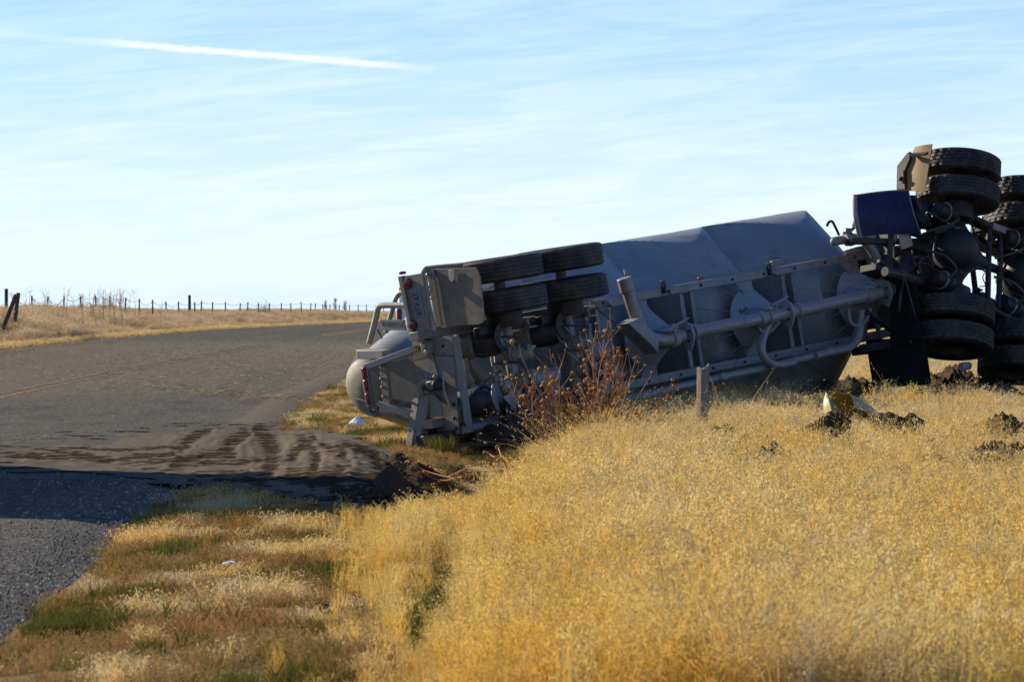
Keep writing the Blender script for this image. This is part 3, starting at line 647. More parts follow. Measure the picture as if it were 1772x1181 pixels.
# suspension: air springs, hangers, arms, brake chambers, braces
for fa, sc in ((AX[0], 1), (AX[1], 1)):
    for s in (1, -1):
        f0 = fa-.42; v = s*.44
        if s > 0: a, e = (L.d(788, 603, -.18), L.d(873, 588, .36)) if fa < 1 else (L.d(888, 586, -.18), L.d(972, 570, .36))
        else: a, e = (L.d(776, 706, -.18), L.d(862, 689, .36)) if fa < 1 else (L.d(876, 690, -.18), L.d(962, 673, .36))
        n = e-a; k = n.length/.635
        b = MB(); b.lathe([(.13, 0), (.15, .02*k), (.155, .24*k), (.13, .27*k)], a, n, 28); b.build('air_spring_piston', M['rear'], trailer)
        b = MB(); b.lathe([(.125, .26*k), (.155, .28*k), (.165, .34*k), (.162, .50*k), (.150, .535*k), (.155, .56*k), (.14, .60*k)], a, n, 28); b.build('air_spring_bellows', M['bag'], trailer)
        b = MB(); b.lathe([(.165, .605*k), (.17, .62*k), (.165, .635*k)], a, n, 28); b.build('air_spring_plate', M['frame'], trailer)
        b = MB(); b.bar((f0-.1, v, .36), (fa+.45, v, .22), .10, .09); b.build('trailing_arm', M['under'], trailer, 35, .01)
        b = MB(); b.prism([(fa+.42, v-.06, -.10), (fa+.60, v-.06, -.10), (fa+.56, v-.06, .34), (fa+.42, v-.06, .34)], (0, .014, 0)); b.prism([(fa+.42, v+.05, -.10), (fa+.60, v+.05, -.10), (fa+.56, v+.05, .34), (fa+.42, v+.05, .34)], (0, .014, 0)); b.box((fa+.43, v, .12), (.014, .10, .42)); b.build('suspension_hanger', M['pale'], trailer, 35, .003)
        # half-moon bracket beside the axle
        pts = [(fa-.16+.17*math.cos(t), v-.10+.17*math.sin(t), .42) for t in np.linspace(PI*.4, PI*1.55, 12)]+[(fa-.16+.08*math.cos(t), v-.12+.09*math.sin(t), .42) for t in np.linspace(PI*1.5, PI*.45, 8)]
        MB().prism(pts, (0, 0, .025)).build('axle_bracket', M['under'], trailer, 35, .003)
    for vv in (.12, -.18):
        c = Vector((fa+.06, vv, AD+.12)); b = MB(); b.lathe([(.03, -.11), (.095, -.10), (.10, -.02), (.115, -.005), (.115, .005), (.10, .02), (.095, .10), (.05, .13)], c, (.55, .1, .85), 24); ch = b.build('brake_chamber', M['rear'], trailer)
        MB().lathe([(.118, -.012), (.122, 0), (.118, .012)], c, (.55, .1, .85), 24).build('clamp_band', M['pale'], ch)
        MB().cyl(c+Vector((.0, .0, 0)), c+Vector((-.2, .25, -.12)), .014, 8).build('push_rod', M['castm'], ch)
    for k, (va, vb) in enumerate(((.35, .05), (.05, -.4))):
        b = MB(); b.tube([(fa-.25, va, .3), (fa-.05, va-.05, .55), (fa+.05, vb+.05, .55), (fa+.12, vb, .3)], .013, 6, True, 5); b.build('brake_hose', M['hose'], trailer)
bar2('cross_member', (-.02, -.62, -.1), (-.02, .62, -.1), .1, .2, M['rear'], (1, 0, 0))
bar2('cross_member', (1.22, -.45, -.12), (1.22, .45, -.12), .1, .12, M['rear'], (1, 0, 0))
bar2('cross_member', (2.3, -.45, -.12), (2.3, .45, -.12), .1, .12, M['rear'], (1, 0, 0))
bar2('frame_brace', L.d(808, 624, -.08), L.d(848, 690, -.08), .05, .10, M['rear'], (0, 0, 1))
bar2('frame_brace', L.d(803, 620, -.02), L.d(810, 695, -.02), .07, .07, M['rear'], (0, 0, 1))
MB().cyl(L.d(851, 612, -.1), L.d(862, 684, -.1), .026, 12).build('frame_strut', M['pale'], trailer)
bar2('frame_strut', L.d(808, 665, -.15), L.d(835, 662, -.15), .04, .03, M['pale'], (0, 0, 1))
bar2('hanger_plate', L.d(883, 600, .40), L.d(897, 680, .40), .10, .04, M['frame'], (0, 0, 1))
bar2('hanger_plate', L.d(985, 560, .40), L.d(1000, 620, .40), .08, .04, M['frame'], (0, 0, 1))
bar2('frame_brace', L.d(1018, 560, .12), L.d(1030, 680, .12), .05, .05, M['frame'], (0, 0, 1))
q = [L.d(912, 600, .42), L.d(926, 598, .42), L.d(915, 612, .42)]; MB().prism(q, (0, 0, .02)).build('axle_bracket', M['pale'], trailer)
q = [L.d(868, 688, .45), L.d(885, 680, .45), L.d(905, 712, .45), L.d(895, 716, .45)]; MB().prism(q, (0, 0, .02)).build('hanger_plate', M['frame'], trailer)
b = MB(); b.tube([L.d(797, 700, .1), L.d(822, 678, .2), L.d(842, 658, .2), L.d(866, 641, .1)], .019, 8, True, 5); b.build('air_hose', M['hose'], trailer)
b = MB(); b.tube([L.d(800, 690, .25), L.d(795, 715, .3), L.d(806, 738, .3)], .012, 8, True, 5); b.build('air_hose', M['hose'], trailer)
for k in range(5):
    x = 838+k*9; b = MB(); b.tube([L.d(x, 640+k*3, .1), L.d(x+6, 655, .2), L.d(x+12, 676+k*2, .1)], .008, 6, True, 4); b.build('air_hose', M['hose'], trailer)
b = MB(); b.tube([L.d(856, 618, .12), L.d(858, 630, .16), L.d(866, 637, .18), L.d(870, 645, .15), L.d(868, 668, .15)], .010, 6, True, 5); b.build('air_hose', M['pale'], trailer)
b = MB(); b.box(L.d(884, 664, .3), (.18, .10, .12)); b.ball(L.d(878, 668, .35), .06, 8, (1, 1, 1), .5, 3); b.build('air_valve', M['castm'], trailer, 35, .01)
for px, py in ((935, 655), (1022, 610), (960, 690)):
    a = L.d(px, py, .25); MB().cyl(a-Vector((.25, 0, 0)), a+Vector((.25, 0, 0)), .11, 22).build('air_tank', M['frame'], trailer, 35, .01)
# ---- bridging strap between tandem and rail; underside pipe lines
b = MB(); b.prism([L.d(1045, 520, .12), L.d(1102, 511, .02), L.d(1102, 522, .02), L.d(1058, 531, .10)], (0, 0, .02)); b.build('rail_bracket', M['frame'], trailer)
b = MB(); b.tube(L3([(1040, 690), (900, 722), (800, 745)], .2), .05, 12); b.build('lower_tube', M['frame'], trailer)

# ---- front end: landing gear, front bends, coupler frame
leg = MB(); leg.bar(L.d(1470, 414, .2), L.d(1552, 408, .75), .13, .13, (0, 1, 0)); lg = leg.build('landing_leg', M['pipe'], trailer, 35, .01)
q = L3([(1551, 394), (1570, 387), (1577, 426), (1558, 433)], .78); MB().prism(q, (0, 0, .03)).build('landing_foot', M['pale'], lg, 35, .01)
leg = MB(); leg.bar(L.d(1488, 605, .2), L.d(1572, 590, .75), .11, .11, (0, 1, 0)); lg2 = leg.build('landing_leg', M['under'], trailer, 35, .01)
q = L3([(1570, 574), (1591, 568), (1592, 604), (1574, 609)], .78); MB().prism(q, (0, 0, .03)).build('landing_foot', M['pale'], lg2, 35, .01)
b = MB(); b.tube([L.d(1500, 541, .5), L.d(1540, 570, .5), L.d(1572, 585, .55)], .035, 10); b.build('landing_brace', M['under'], trailer)
b = MB(); b.tube(L3([(1470, 418), (1488, 414), (1503, 424), (1522, 455), (1543, 488), (1545, 503), (1532, 509)], D1+.02), .062, 18, True, 6); b.build('blower_pipe', M['pipe'], trailer)
b = MB(); b.tube(L3([(1443, 418), (1455, 416), (1472, 414)], D1-.05), .055, 14); b.ball(L.d(1444, 418, D1-.05), .055, 12); b.build('blower_pipe', M['pipe'], trailer)
for x in (1466, 1472): 
    a = L.d(x, 414, D1); MB().lathe([(.06, -.03), (.085, -.025), (.085, .025), (.06, .03)], a, (1, .1, .5), 20).build('pipe_clamp', M['castm'], trailer)
b = MB(); b.tube(L3([(1461, 404), (1475, 397), (1480, 386)], D1), .022, 8, True, 4); b.ball(L.d(1479, 388, D1), .04, 8); b.ball(L.d(1467, 400, D1), .045, 8, (1.4, .8, 1), .4); b.build('clamp_lever', M['castm'], trailer)
b = MB(); b.tube(L3([(1452, 407), (1443, 388), (1439, 383), (1434, 385), (1431, 391)], .35), .016, 8, True, 4); b.build('hook_rod', M['black'], trailer)
b = MB(); b.tube(L3([(1462, 438), (1490, 432), (1520, 430), (1540, 422)], .3), [.03, .045, .045, .02], 12, True, 4); b.build('support_strut', M['pipe'], trailer)
bar2('frame_post', L.d(1502, 436, .0), L.d(1513, 500, .0), .05, .05, M['frame'], (0, 0, 1))
bar2('frame_post', L.d(1508, 520, .0), L.d(1524, 588, .0), .05, .05, M['frame'], (0, 0, 1))
bar2('frame_brace', L.d(1506, 475, -.1), L.d(1532, 452, .0), .06, .06, M['under'], (0, 0, 1))
bar2('frame_brace', L.d(1532, 420, .1), L.d(1530, 470, .1), .16, .06, M['under'], (0, 0, 1))
bar2('coupler_plate', L.d(1470, 444, -.05), L.d(1546, 424, -.05), .10, .06, M['frame'], (0, 0, 1))
bar2('coupler_plate', L.d(1490, 608, .0), L.d(1572, 588, .0), .10, .3, M['under'], (0, 0, 1))
q = L3([(1480, 452), (1506, 447), (1512, 492), (1500, 508)], -.35); MB().prism(q, (0, 0, -.03)).build('front_panel', M['under'], trailer)
b = MB(); b.box((9.35, 0, -.62), (1.5, .9, .10)); b.build('upper_coupler', M['under'], trailer, 35, .01)
q = L3([(1503, 588), (1582, 585), (1612, 666), (1516, 672)], .25); MB().prism(q, (0, 0, -.05)).build('side_fairing', M['black'], trailer, 35, .01)

# ------------------------------------------------------------------ overturned truck tractor
Ft = Vector((.69, .68, -.24)).normalized(); Vt = Vector((.06, .28, 1.0)); Vt = (Vt-Ft*Vt.dot(Ft)).normalized(); K = Local((Ft, Vt, Ft.cross(Vt)), EYE+ray(1653, 440)*67.5)
tractor = tag(empty('truck_tractor', K.mat()), 'dark grimy tandem truck tractor on its side, wheels and differentials facing out', 'truck')
axs = ((0, 0, 0), (1.32, 0, 0))
for fa, _, _ in axs:
    for s in (1, -1):
        for vv in (.755, 1.10): wheel(tractor, fa, s*vv, 0, 1, s)
        dr = link('brake_drum', drumm, tractor); dr.location = (fa, s*.66, 0)
        if s < 0: dr.rotation_euler = (0, 0, PI)
    b = MB(); b.lathe([(.075, -1.05), (.075, -.5), (.09, -.42), (.12, -.34), (.20, -.22), (.27, -.10), (.285, .0), (.27, .10), (.20, .22), (.12, .34), (.09, .42), (.075, .5), (.075, 1.05)], (fa, .02, 0), (0, 1, 0), 32); axl = b.build('axle_housing', M['under'], tractor, 40)
    b = MB(); b.lathe([(.262, -.03), (.262, .03), (.24, .07), (.20, .125), (.12, .175), (.02, .195)], (fa-.12, .02, .14), (-.55, 0, .83), 36); cov = b.build('differential_cover', M['under'], axl, 40)
    MB().lathe([(.285, -.02), (.29, 0), (.285, .02)], (fa-.10, .02, .10), (-.55, 0, .83), 36).build('cover_flange', M['under'], axl)
    b = MB(); b.lathe([(.20, 0), (.16, .2), (.10, .34), (.09, .42)], (fa+.12, .02, -.02), (1, 0, .05), 24); b.build('pinion_nose', M['under'], axl)
    for k in range(12):
        an = 2*PI*k/12; ax = Vector((-.55, 0, .83)).normalized(); u = ax.orthogonal().normalized(); w = ax.cross(u)
        q = Vector((fa-.10, .02, .10))+(u*math.cos(an)+w*math.sin(an))*.272; MB().cyl(q, q+ax*.035, .013, 6).build('bolt', M['under'], axl)
    for s in (1, -1):
        c = Vector((fa-.30, s*.44, .10)); ax = Vector((1, s*.1, .05))
        b = MB(); b.lathe([(.04, -.2), (.10, -.19), (.105, -.06), (.118, -.045), (.105, -.03), (.10, .02), (.118, .035), (.105, .05), (.09, .12), (.04, .15)], c, ax, 24); ch = b.build('brake_chamber', M['under'], tractor, 40)
        MB().lathe([(.119, -.012), (.124, 0), (.119, .012)], c+ax.normalized()*-.045, ax, 24).build('clamp_band', M['pipe'], ch)
        MB().cyl(c, c+ax.normalized()*.33, .016, 8).build('push_rod', M['under'], ch)
        b = MB(); b.box((fa+.05, s*.52, .0), (.20, .09, .26)); b.build('spring_seat', M['under'], tractor, 35, .012)
        b = MB(); b.tube([c+Vector((-.05, 0, .1)), c+Vector((-.02, -.12*s, .2)), c+Vector((-.2, -.25*s, .15)), c+Vector((-.32, -.32*s, -.05))], .018, 8, True, 5); b.build('brake_hose', M['hose'], tractor)
# frame rails, springs, torque rods, shaft, cross tubes, deck
for s in (1, -1):
    MB().box((2.4, s*.43, -.36), (7.2, .09, .26)).build('chassis_rail', M['under'], tractor, 35, .01)
    for k in range(4):
        b = MB(); b.tube([(-.25+k*.06, s*.52, -.05+.02*k), (.4, s*.52, -.10+.025*k), (.66, s*.52, -.12+.028*k), (.95, s*.52, -.10+.025*k), (1.57-k*.06, s*.52, -.05+.02*k)], .028, 6, True, 4); b.build('spring_leaf', M['under'], tractor)
    b = MB(); b.box((.66, s*.49, -.1), (.3, .13, .22)); b.build('trunnion', M['under'], tractor, 35, .02)
for fq in (.60, .82):
    MB().cyl((fq, -.50, .05), (fq-.03, .50, .05), .037, 14).build('cross_tube', M['under'], tractor)
b = MB(); b.cyl((.5, .02, -.02), (1.0, .02, -.02), .055, 14); b.build('drive_shaft', M['under'], tractor)
b = MB(); b.cyl((1.75, .02, -.02), (4.2, .02, -.15), .055, 14); b.build('drive_shaft', M['under'], tractor)
for (p, q) in (((.75, .35, -.05), (1.45, .55, .02)), ((.55, -.4, .0), (1.25, -.48, .05)), ((.15, .50, .14), (.6, .49, .02)), ((.3, -.5, .1), (1.0, -.62, .12))):
    b = MB(); b.cyl(p, q, .033, 12); b.ball(p, .055, 10); b.ball(q, .055, 10); b.build('torque_rod', M['under'], tractor)
b = MB(); b.box((.74, .50, .07), (.34, .09, .10)); b.build('spring_bracket', M['pipe'], tractor, 35, .01)
for (f0, v0, f1, v1) in ((1.45, -.44, 2.4, .44),):
    # perforated deck plate: strips with real holes
    cols, rows = 14, 14; b = MB(); vs = []; fc = []
    sx, sv = (f1-f0)/cols, (v1-v0)/rows
    for i in range(cols):
        for j in range(rows):
            cx, cv = f0+(i+.5)*sx, v0+(j+.5)*sv; n0 = len(vs)
            sq = [(-.5, -.5), (0, -.5), (.5, -.5), (.5, 0), (.5, .5), (0, .5), (-.5, .5), (-.5, 0)]
            for (x, y) in sq: vs.append((cx+x*sx, cv+y*sv, -.52))
            for k in range(8):
                an = math.atan2(sq[k][1], sq[k][0]); vs.append((cx+.36*sx*math.cos(an), cv+.36*sv*math.sin(an), -.52))
            for k in range(8): fc.append((n0+k, n0+(k+1) % 8, n0+8+(k+1) % 8, n0+8+k))
    b.add(vs, fc); dk = b.build('perforated_deck', M['frame'], tractor); so = dk.modifiers.new('thick', 'SOLIDIFY'); so.thickness = .006
# rear cross member and fifth wheel
MB().box((-.95, 0, -.36), (.10, .9, .26)).build('end_cross_member', M['under'], tractor, 35, .01)
b = MB(); b.lathe([(.02, -.03), (.45, -.03), (.46, .0), (.45, .03), (.02, .03)], (.3, 0, -.58), (0, 0, 1), 28); b.build('fifth_wheel', M['under'], tractor, 35, .006)
# upper tan flap with its bracket
FD = -.66
q = [K.f(1583, 254, FD), K.f(1613, 250, FD), K.f(1611, 290, FD), K.f(1600, 331, FD), K.f(1566, 328, FD), K.f(1566, 296, FD), K.f(1573, 280, FD)]
rows = []
for k in range(9):
    t = k/8; a = K.f(1566+17*max(0, (1-t*1.9)), 254+76*t, FD); c = K.f(1613-13*t, 249+83*t, FD)
    rows.append([a.lerp(c, j/6)+Vector((-.012*math.sin(PI*j/6), 0, 0)) for j in range(7)])
b = MB(); b.sheet(rows, .012, (1, 0, 0)); tf = b.build('tan_mudflap', M['goldflap'], tractor)
q = [K.f(1552, 287, FD-.04), K.f(1570, 264, FD-.04), K.f(1574, 262, FD-.04), K.f(1574, 275, FD-.04), K.f(1566, 294, FD-.04), K.f(1566, 328, FD-.04), K.f(1551, 328, FD-.04)]; MB().prism(q, (.05, 0, 0)).build('flap_bracket', M['under'], tf, 35, .005)
q = [K.f(1560.5, 295, FD-.05), K.f(1563, 294, FD-.05), K.f(1563, 316, FD-.05), K.f(1560.5, 317, FD-.05)]; MB().prism(q, (.008, 0, 0)).build('red_strip', M['redtape'], tf)
b = MB(); b.cyl(K.f(1556, 312, FD-.06), K.f(1560, 306, FD-.06), .018, 8); b.build('flap_bolt', M['under'], tf); MB().bar(K.f(1577, 268, FD-.05), K.f(1604, 266, FD-.13), .03, .05).build('flap_arm', M['under'], tf)
# glossy dark quarter fender: a rolled sheet, sky reflection and shade coloured in as blue
rows = []
for k in range(13):
    t = k/12; row = []
    for j in range(9):
        s_ = j/8
        x = 1479+(1571-1479)*s_+t*(9+13*s_)-3*math.sin(PI*t)*(1-.2*s_); y = 339-9*math.sin(PI*.5*s_)-(0 if s_ < .9 else 0)+t*(70+6*s_)
        dd = -.16+.08*math.sin(PI*(.1+.8*t))
        row.append(K.d(x, y, dd))
    rows.append(row)
b = MB(); b.sheet(rows, .012, (0, 0, 1)); fen = b.build('quarter_fender', M['blue'], tractor, 50)
e0 = [r[0] for r in rows]; b = MB(); b.tube(e0, .03, 10); b.build('fender_edge', M['pipe'], fen)
b = MB(); b.tube(rows[0], .014, 8); b.build('fender_edge', M['goldflap'], fen)
b = MB(); b.tube([r[-1] for r in rows], .016, 8); b.build('fender_edge', M['pipe'], fen)
rows2 = [[K.d(1574+12*j/4+8*k/4*(j/4), 338+70*k/4+6*(k/4)*(j/4), -.18-.08*j/4) for j in range(5)] for k in range(5)]
MB().sheet(rows2, .01, (0, 0, 1)).build('fender_flare', M['blue'], fen, 50)
bar2('fender_arm', K.d(1470, 418, -.30), K.d(1585, 418, -.30), .07, .10, M['under'], (0, 0, 1), .008, tractor)
# lower dark flap behind the lower wheels, and its dusty tip
q = [K.f(1540, 488, FD), K.f(1585, 480, FD), K.f(1588, 520, FD), K.f(1592, 585, FD), K.f(1540, 600, FD)]; MB().prism(q, (.012, 0, 0)).build('dark_mudflap', M['black'], tractor)
q = [K.f(1516, 605, FD+.1), K.f(1600, 590, FD+.1), K.f(1611, 662, FD+.1), K.f(1520, 671, FD+.1)]; MB().prism(q, (.012, 0, 0)).build('dark_mudflap', M['black'], tractor)
# clutter: tanks, lines and links around the rear cross members
for (x, y, dd, r, l) in ((1595, 372, -.15, .12, .34), (1560, 468, -.3, .14, .4), (1748, 470, -.25, .15, .5)):
    a = K.d(x, y, dd); b = MB(); b.lathe([(.02, -l/2), (r*.8, -l/2+.02), (r, -l/2+.07), (r, l/2-.07), (r*.8, l/2-.02), (.02, l/2)], a, (.3, 1, 0), 24); b.build('air_tank', M['under'], tractor, 40)
for (pts, dd, r) in (([(1573, 437), (1585, 447), (1600, 449), (1612, 455)], -.1, .012), ([(1593, 472), (1590, 458), (1597, 446), (1607, 447), (1614, 462), (1616, 480)], -.05, .016), ([(1531, 470), (1560, 476), (1590, 486), (1620, 490)], -.1, .06), ([(1640, 500), (1668, 512), (1700, 530), (1740, 545), (1772, 560)], .1, .025), ([(1640, 480), (1650, 495), (1662, 490), (1690, 520)], .12, .014), ([(1570, 480), (1560, 500), (1556, 540)], -.2, .02), ([(1676, 372), (1710, 388), (1750, 400), (1780, 410)], .06, .035), ([(1660, 470), (1672, 474), (1690, 462), (1705, 470)], .14, .014)):
    b = MB(); b.tube([K.d(x, y, dd) for x, y in pts], r, 10, True, 5); b.build('chassis_hose', M['hose'], tractor)
for (x0, y0, x1, y1, w, dd) in ((1535, 430, 1540, 470, .12, -.3), (1545, 440, 1575, 445, .18, -.35), (1560, 420, 1600, 432, .10, -.25), (1590, 465, 1640, 470, .14, -.2), (1575, 500, 1640, 505, .12, -.3), (1520, 452, 1600, 500, .05, -.25), (1615, 400, 1650, 395, .08, .05), (1680, 440, 1690, 520, .05, -.3), (1640, 515, 1690, 540, .10, -.1), (1700, 535, 1772, 550, .14, -.1)):
    bar2('chassis_bracket', K.d(x0, y0, dd), K.d(x1, y1, dd), w, .06, M['under'], (0, 0, 1), .008, tractor)
q = random.Random(21)
for i in range(26):
    p = Vector((q.uniform(-.9, 1.9), q.uniform(-.7, .7), q.uniform(-.3, .12))); e = p+Vector((q.gauss(0, .35), q.gauss(0, .3), q.gauss(0, .08)))
    MB().tube([p, p.lerp(e, .33)+Vector((q.gauss(0, .08), q.gauss(0, .08), q.uniform(0, .12))), p.lerp(e, .66)+Vector((q.gauss(0, .08), q.gauss(0, .08), q.uniform(0, .1))), e], q.choice((.007, .009, .012)), 6, True, 5).build('chassis_hose', M['hose'] if i % 3 else M['under'], tractor)
for i in range(18):
    p = Vector((q.uniform(-.9, 1.9), q.choice((-1, 1))*q.uniform(.30, .5), q.uniform(-.24, .05))); b = MB(); b.box(p, (q.uniform(.04, .14), q.uniform(.02, .1), q.uniform(.03, .12))); b.cyl(p, p+Vector((0, 0, .1)), .014, 6); b.build('chassis_bracket', M['under'], tractor, 35, .005)
for i in range(16):
    p = Vector((q.uniform(.1, 2.5), q.uniform(-.6, .6), q.uniform(.0, .3))); e = p+Vector((q.gauss(0, .3), q.gauss(0, .25), q.gauss(0, .08)))
    MB().tube([p, p.lerp(e, .33)+Vector((q.gauss(0, .07), q.gauss(0, .07), q.uniform(0, .12))), p.lerp(e, .66)+Vector((q.gauss(0, .07), q.gauss(0, .07), q.uniform(0, .1))), e], q.choice((.006, .008, .011)), 6, True, 5).build('air_hose', M['hose'], trailer)
for i in range(10):
    f_ = 2.9+i*.62
    for s in (1, -1): MB().lathe([(.018, 0), (.018, .012), (.008, .016)], (f_, s*.5, .0), (0, 0, 1), 8).build('bolt', M['under'], trailer)
# perforated step hanging by the ground, white lens
a0 = K.d(1692, 652, -.6)
vs, fc = [], []; b = MB()
for i in range(5):
    for j in range(6):
        cx, cv = i*.055, -j*.05; n0 = len(vs); sq = [(-.5, -.5), (0, -.5), (.5, -.5), (.5, 0), (.5, .5), (0, .5), (-.5, .5), (-.5, 0)]
        for (x, y) in sq: vs.append(a0+Vector((cx+x*.055, cv+y*.05, 0)))
        for k in range(8):
            an = math.atan2(sq[k][1], sq[k][0]); vs.append(a0+Vector((cx+.02*math.cos(an), cv+.018*math.sin(an), 0)))
        for k in range(8): fc.append((n0+k, n0+(k+1) % 8, n0+8+(k+1) % 8, n0+8+k))
b.add(vs, fc); stp = b.build('perforated_step', M['pale'], tractor); so = stp.modifiers.new('thick', 'SOLIDIFY'); so.thickness = .006
MB().lathe([(.05, -.08), (.055, .0), (.05, .06), (.03, .08)], K.d(1671, 634, -.5), (1, .3, .2), 16).build('tank_strap', M['white'], tractor)
# cab, bonnet and steer axle further forward, outside the picture
b = MB(); b.prism([(4.5, -1.15, -.5), (4.5, -1.15, -2.25), (6.1, -1.15, -2.25), (6.5, -1.15, -1.45), (8.0, -1.05, -1.3), (8.15, -1.05, -.3), (6.4, -1.15, -.3)], (0, 2.3, 0)); b.build('cab', M['cab'], tractor, 35, .06)
for s in (1, -1): MB().prism([(5.0, s*1.16, -1.45), (5.0, s*1.16, -2.1), (6.0, s*1.16, -2.1), (6.35, s*1.16, -1.45)], (0, s*.01, 0)).build('side_window', M['glass'], tractor)
for s in (1, -1): wheel(tractor, 7.2, s*1.02, .02, 1, s)
MB().cyl((7.2, -1, .02), (7.2, 1, .02), .06, 12).build('steer_axle', M['under'], tractor)
for s in (1, -1): MB().cyl((3.0, s*.85, -.25), (4.4, s*.85, -.25), .31, 28).build('fuel_tank', M['pipe'], tractor, 35, .03)

# ------------------------------------------------------------------ grass clumps
def grass_mat(name, stem, head, patch, trans=.35, var=.25, cold=None):
    t = NT(name); t.n.remove(t.b); co = t.coord('World')
    k = t.attr('seed', 'Fac'); oi = t.node('ShaderNodeObjectInfo').outputs['Random']
    n = t.noise(t.coord('World', (1, .28, .3)), 1.1, 4, .6); n2 = t.noise(t.coord('World', (1, .4, .3)), 4.5, 4, .6)
    col = t.mix(k, stem, head); col = t.mix(t.ramp(n, (.42, 0), (.60, .85)), col, t.mix(k, patch[0], patch[1]))
    if cold: col = t.mix(t.ramp(n2, (.52, 0), (.64, .8)), col, cold)
    col = t.mix(t.math('MULTIPLY', oi, var), col, tuple(q*.35 for q in stem))
    di = t.node('ShaderNodeBsdfDiffuse'); tr = t.node('ShaderNodeBsdfTranslucent'); ms = t.node('ShaderNodeMixShader'); ms.inputs[0].default_value = trans
    t.l.new(col, di.inputs[0]); t.l.new(col, tr.inputs[0]); t.l.new(di.outputs[0], ms.inputs[1]); t.l.new(tr.outputs[0], ms.inputs[2]); t.l.new(ms.outputs[0], t.out.inputs[0]); return t.m
def clump(name, n, rad, h0, h1, w, lean, seeds, mat, seedlen=.018, droop=.3, rs=1, flop=0.):
    r = random.Random(rs); vs, fc, sd_ = [], [], []
    for i in range(n):
        a = r.uniform(0, 2*PI); q = rad*math.sqrt(r.random()); base = Vector((q*math.cos(a), q*math.sin(a), -.02))
        h = r.uniform(h0, h1); la = r.uniform(0, 2*PI); ln = h*lean*r.uniform(.2, 1); dirv = Vector((math.cos(la), math.sin(la), 0))
        wd = Vector((-math.sin(a+1), math.cos(a+1), 0))*w*.5*r.uniform(.6, 1.3)
        P = [base, base+dirv*ln*.25+Vector((0, 0, h*.5)), base+dirv*ln*.7+Vector((0, 0, h*.85)), base+dirv*ln*(1+droop)+Vector((0, 0, h*(1-.12*droop)))]
        n0 = len(vs)
        for k, p in enumerate(P):
            s = (1, .8, .6, .12)[k]; vs += [p-wd*s, p+wd*s]; sd_ += [0 if k < 2 else .3, 0 if k < 2 else .3]
        for k in range(3): fc.append((n0+2*k, n0+2*k+1, n0+2*k+3, n0+2*k+2))
        for m in range(seeds):
            t = r.uniform(.0, 1); p = P[2].lerp(P[3], t)+Vector((r.uniform(-1, 1), r.uniform(-1, 1), r.uniform(-.6, .3)))*seedlen*1.1
            u = Vector((r.uniform(-1, 1), r.uniform(-1, 1), r.uniform(-1.4, .2))).normalized()*seedlen; x = u.orthogonal().normalized()*seedlen*.22; n0 = len(vs)
            vs += [p-u*.5, p+x, p+u*.5, p-x]; sd_ += [1]*4; fc.append((n0, n0+1, n0+2, n0+3))
    me = bpy.data.meshes.new(name); me.from_pydata([tuple(p) for p in vs], [], fc); me.materials.append(mat); a = me.attributes.new('seed', 'FLOAT', 'POINT'); a.data.foreach_set('value', np.array(sd_, 'f')); me.update(); return me
def scatter(name, meshes, P, scale, kind='stuff', tilt=.12, label=None):
    """points carrying instances of the given meshes, one object"""
    c = bpy.data.collections.new(name+'_sources')
    for i, m in enumerate(meshes):
        o = bpy.data.objects.new(m.name, m); c.objects.link(o)
    N = len(P); me = bpy.data.meshes.new(name); me.from_pydata([tuple(p) for p in P], [], [])
    def at(n, t, arr):
        a = me.attributes.new(n, t, 'POINT'); a.data.foreach_set('vector' if t == 'FLOAT_VECTOR' else 'value', np.ascontiguousarray(arr).ravel())
    at('rot', 'FLOAT_VECTOR', np.stack([rng.normal(0, tilt, N), rng.normal(0, tilt, N), rng.uniform(0, 6.28, N)], 1).astype('f')); at('size', 'FLOAT', np.asarray(scale, 'f')); at('pick', 'INT', rng.integers(0, len(meshes), N).astype('i'))
    o = link(name, me); g = bpy.data.node_groups.new(name, 'GeometryNodeTree')
    g.interface.new_socket('Geometry', in_out='INPUT', socket_type='NodeSocketGeometry'); g.interface.new_socket('Geometry', in_out='OUTPUT', socket_type='NodeSocketGeometry')
    nd = g.nodes; gi = nd.new('NodeGroupInput'); go = nd.new('NodeGroupOutput'); ip = nd.new('GeometryNodeInstanceOnPoints'); ci = nd.new('GeometryNodeCollectionInfo')
    ci.inputs[0].default_value = c; ci.inputs['Separate Children'].default_value = True; ci.inputs['Reset Children'].default_value = True
    def na(n, t):
        q = nd.new('GeometryNodeInputNamedAttribute'); q.data_type = t; q.inputs[0].default_value = n; return q.outputs[0]
    g.links.new(gi.outputs[0], ip.inputs['Points']); g.links.new(ci.outputs[0], ip.inputs['Instance']); ip.inputs['Pick Instance'].default_value = True
    g.links.new(na('pick', 'INT'), ip.inputs['Instance Index']); g.links.new(na('size', 'FLOAT'), ip.inputs['Scale'])
    er = nd.new('FunctionNodeEulerToRotation'); g.links.new(na('rot', 'FLOAT_VECTOR'), er.inputs[0]); g.links.new(er.outputs[0], ip.inputs['Rotation'])
    g.links.new(ip.outputs[0], go.inputs[0]); md = o.modifiers.new('scatter', 'NODES'); md.node_group = g
    tag(o, label, None, None, kind); return o
M['gold'] = grass_mat('golden_grass', (.72, .48, .09), (.78, .61, .22), ((.68, .34, .03), (.74, .48, .10)), .48, .30, (.54, .45, .22))
M['pale_g'] = grass_mat('pale_grass', (.58, .42, .17), (.68, .54, .28), ((.66, .43, .11), (.74, .55, .21)), .48, .28, (.56, .49, .31))
M['verge'] = grass_mat('verge_grass', (.38, .24, .075), (.48, .34, .14), ((.42, .17, .05), (.48, .30, .12)), .35, .6, (.14, .145, .03))
M['green'] = grass_mat('green_grass', (.11, .125, .022), (.17, .165, .05), ((.16, .13, .03), (.24, .19, .07)), .3, .5)
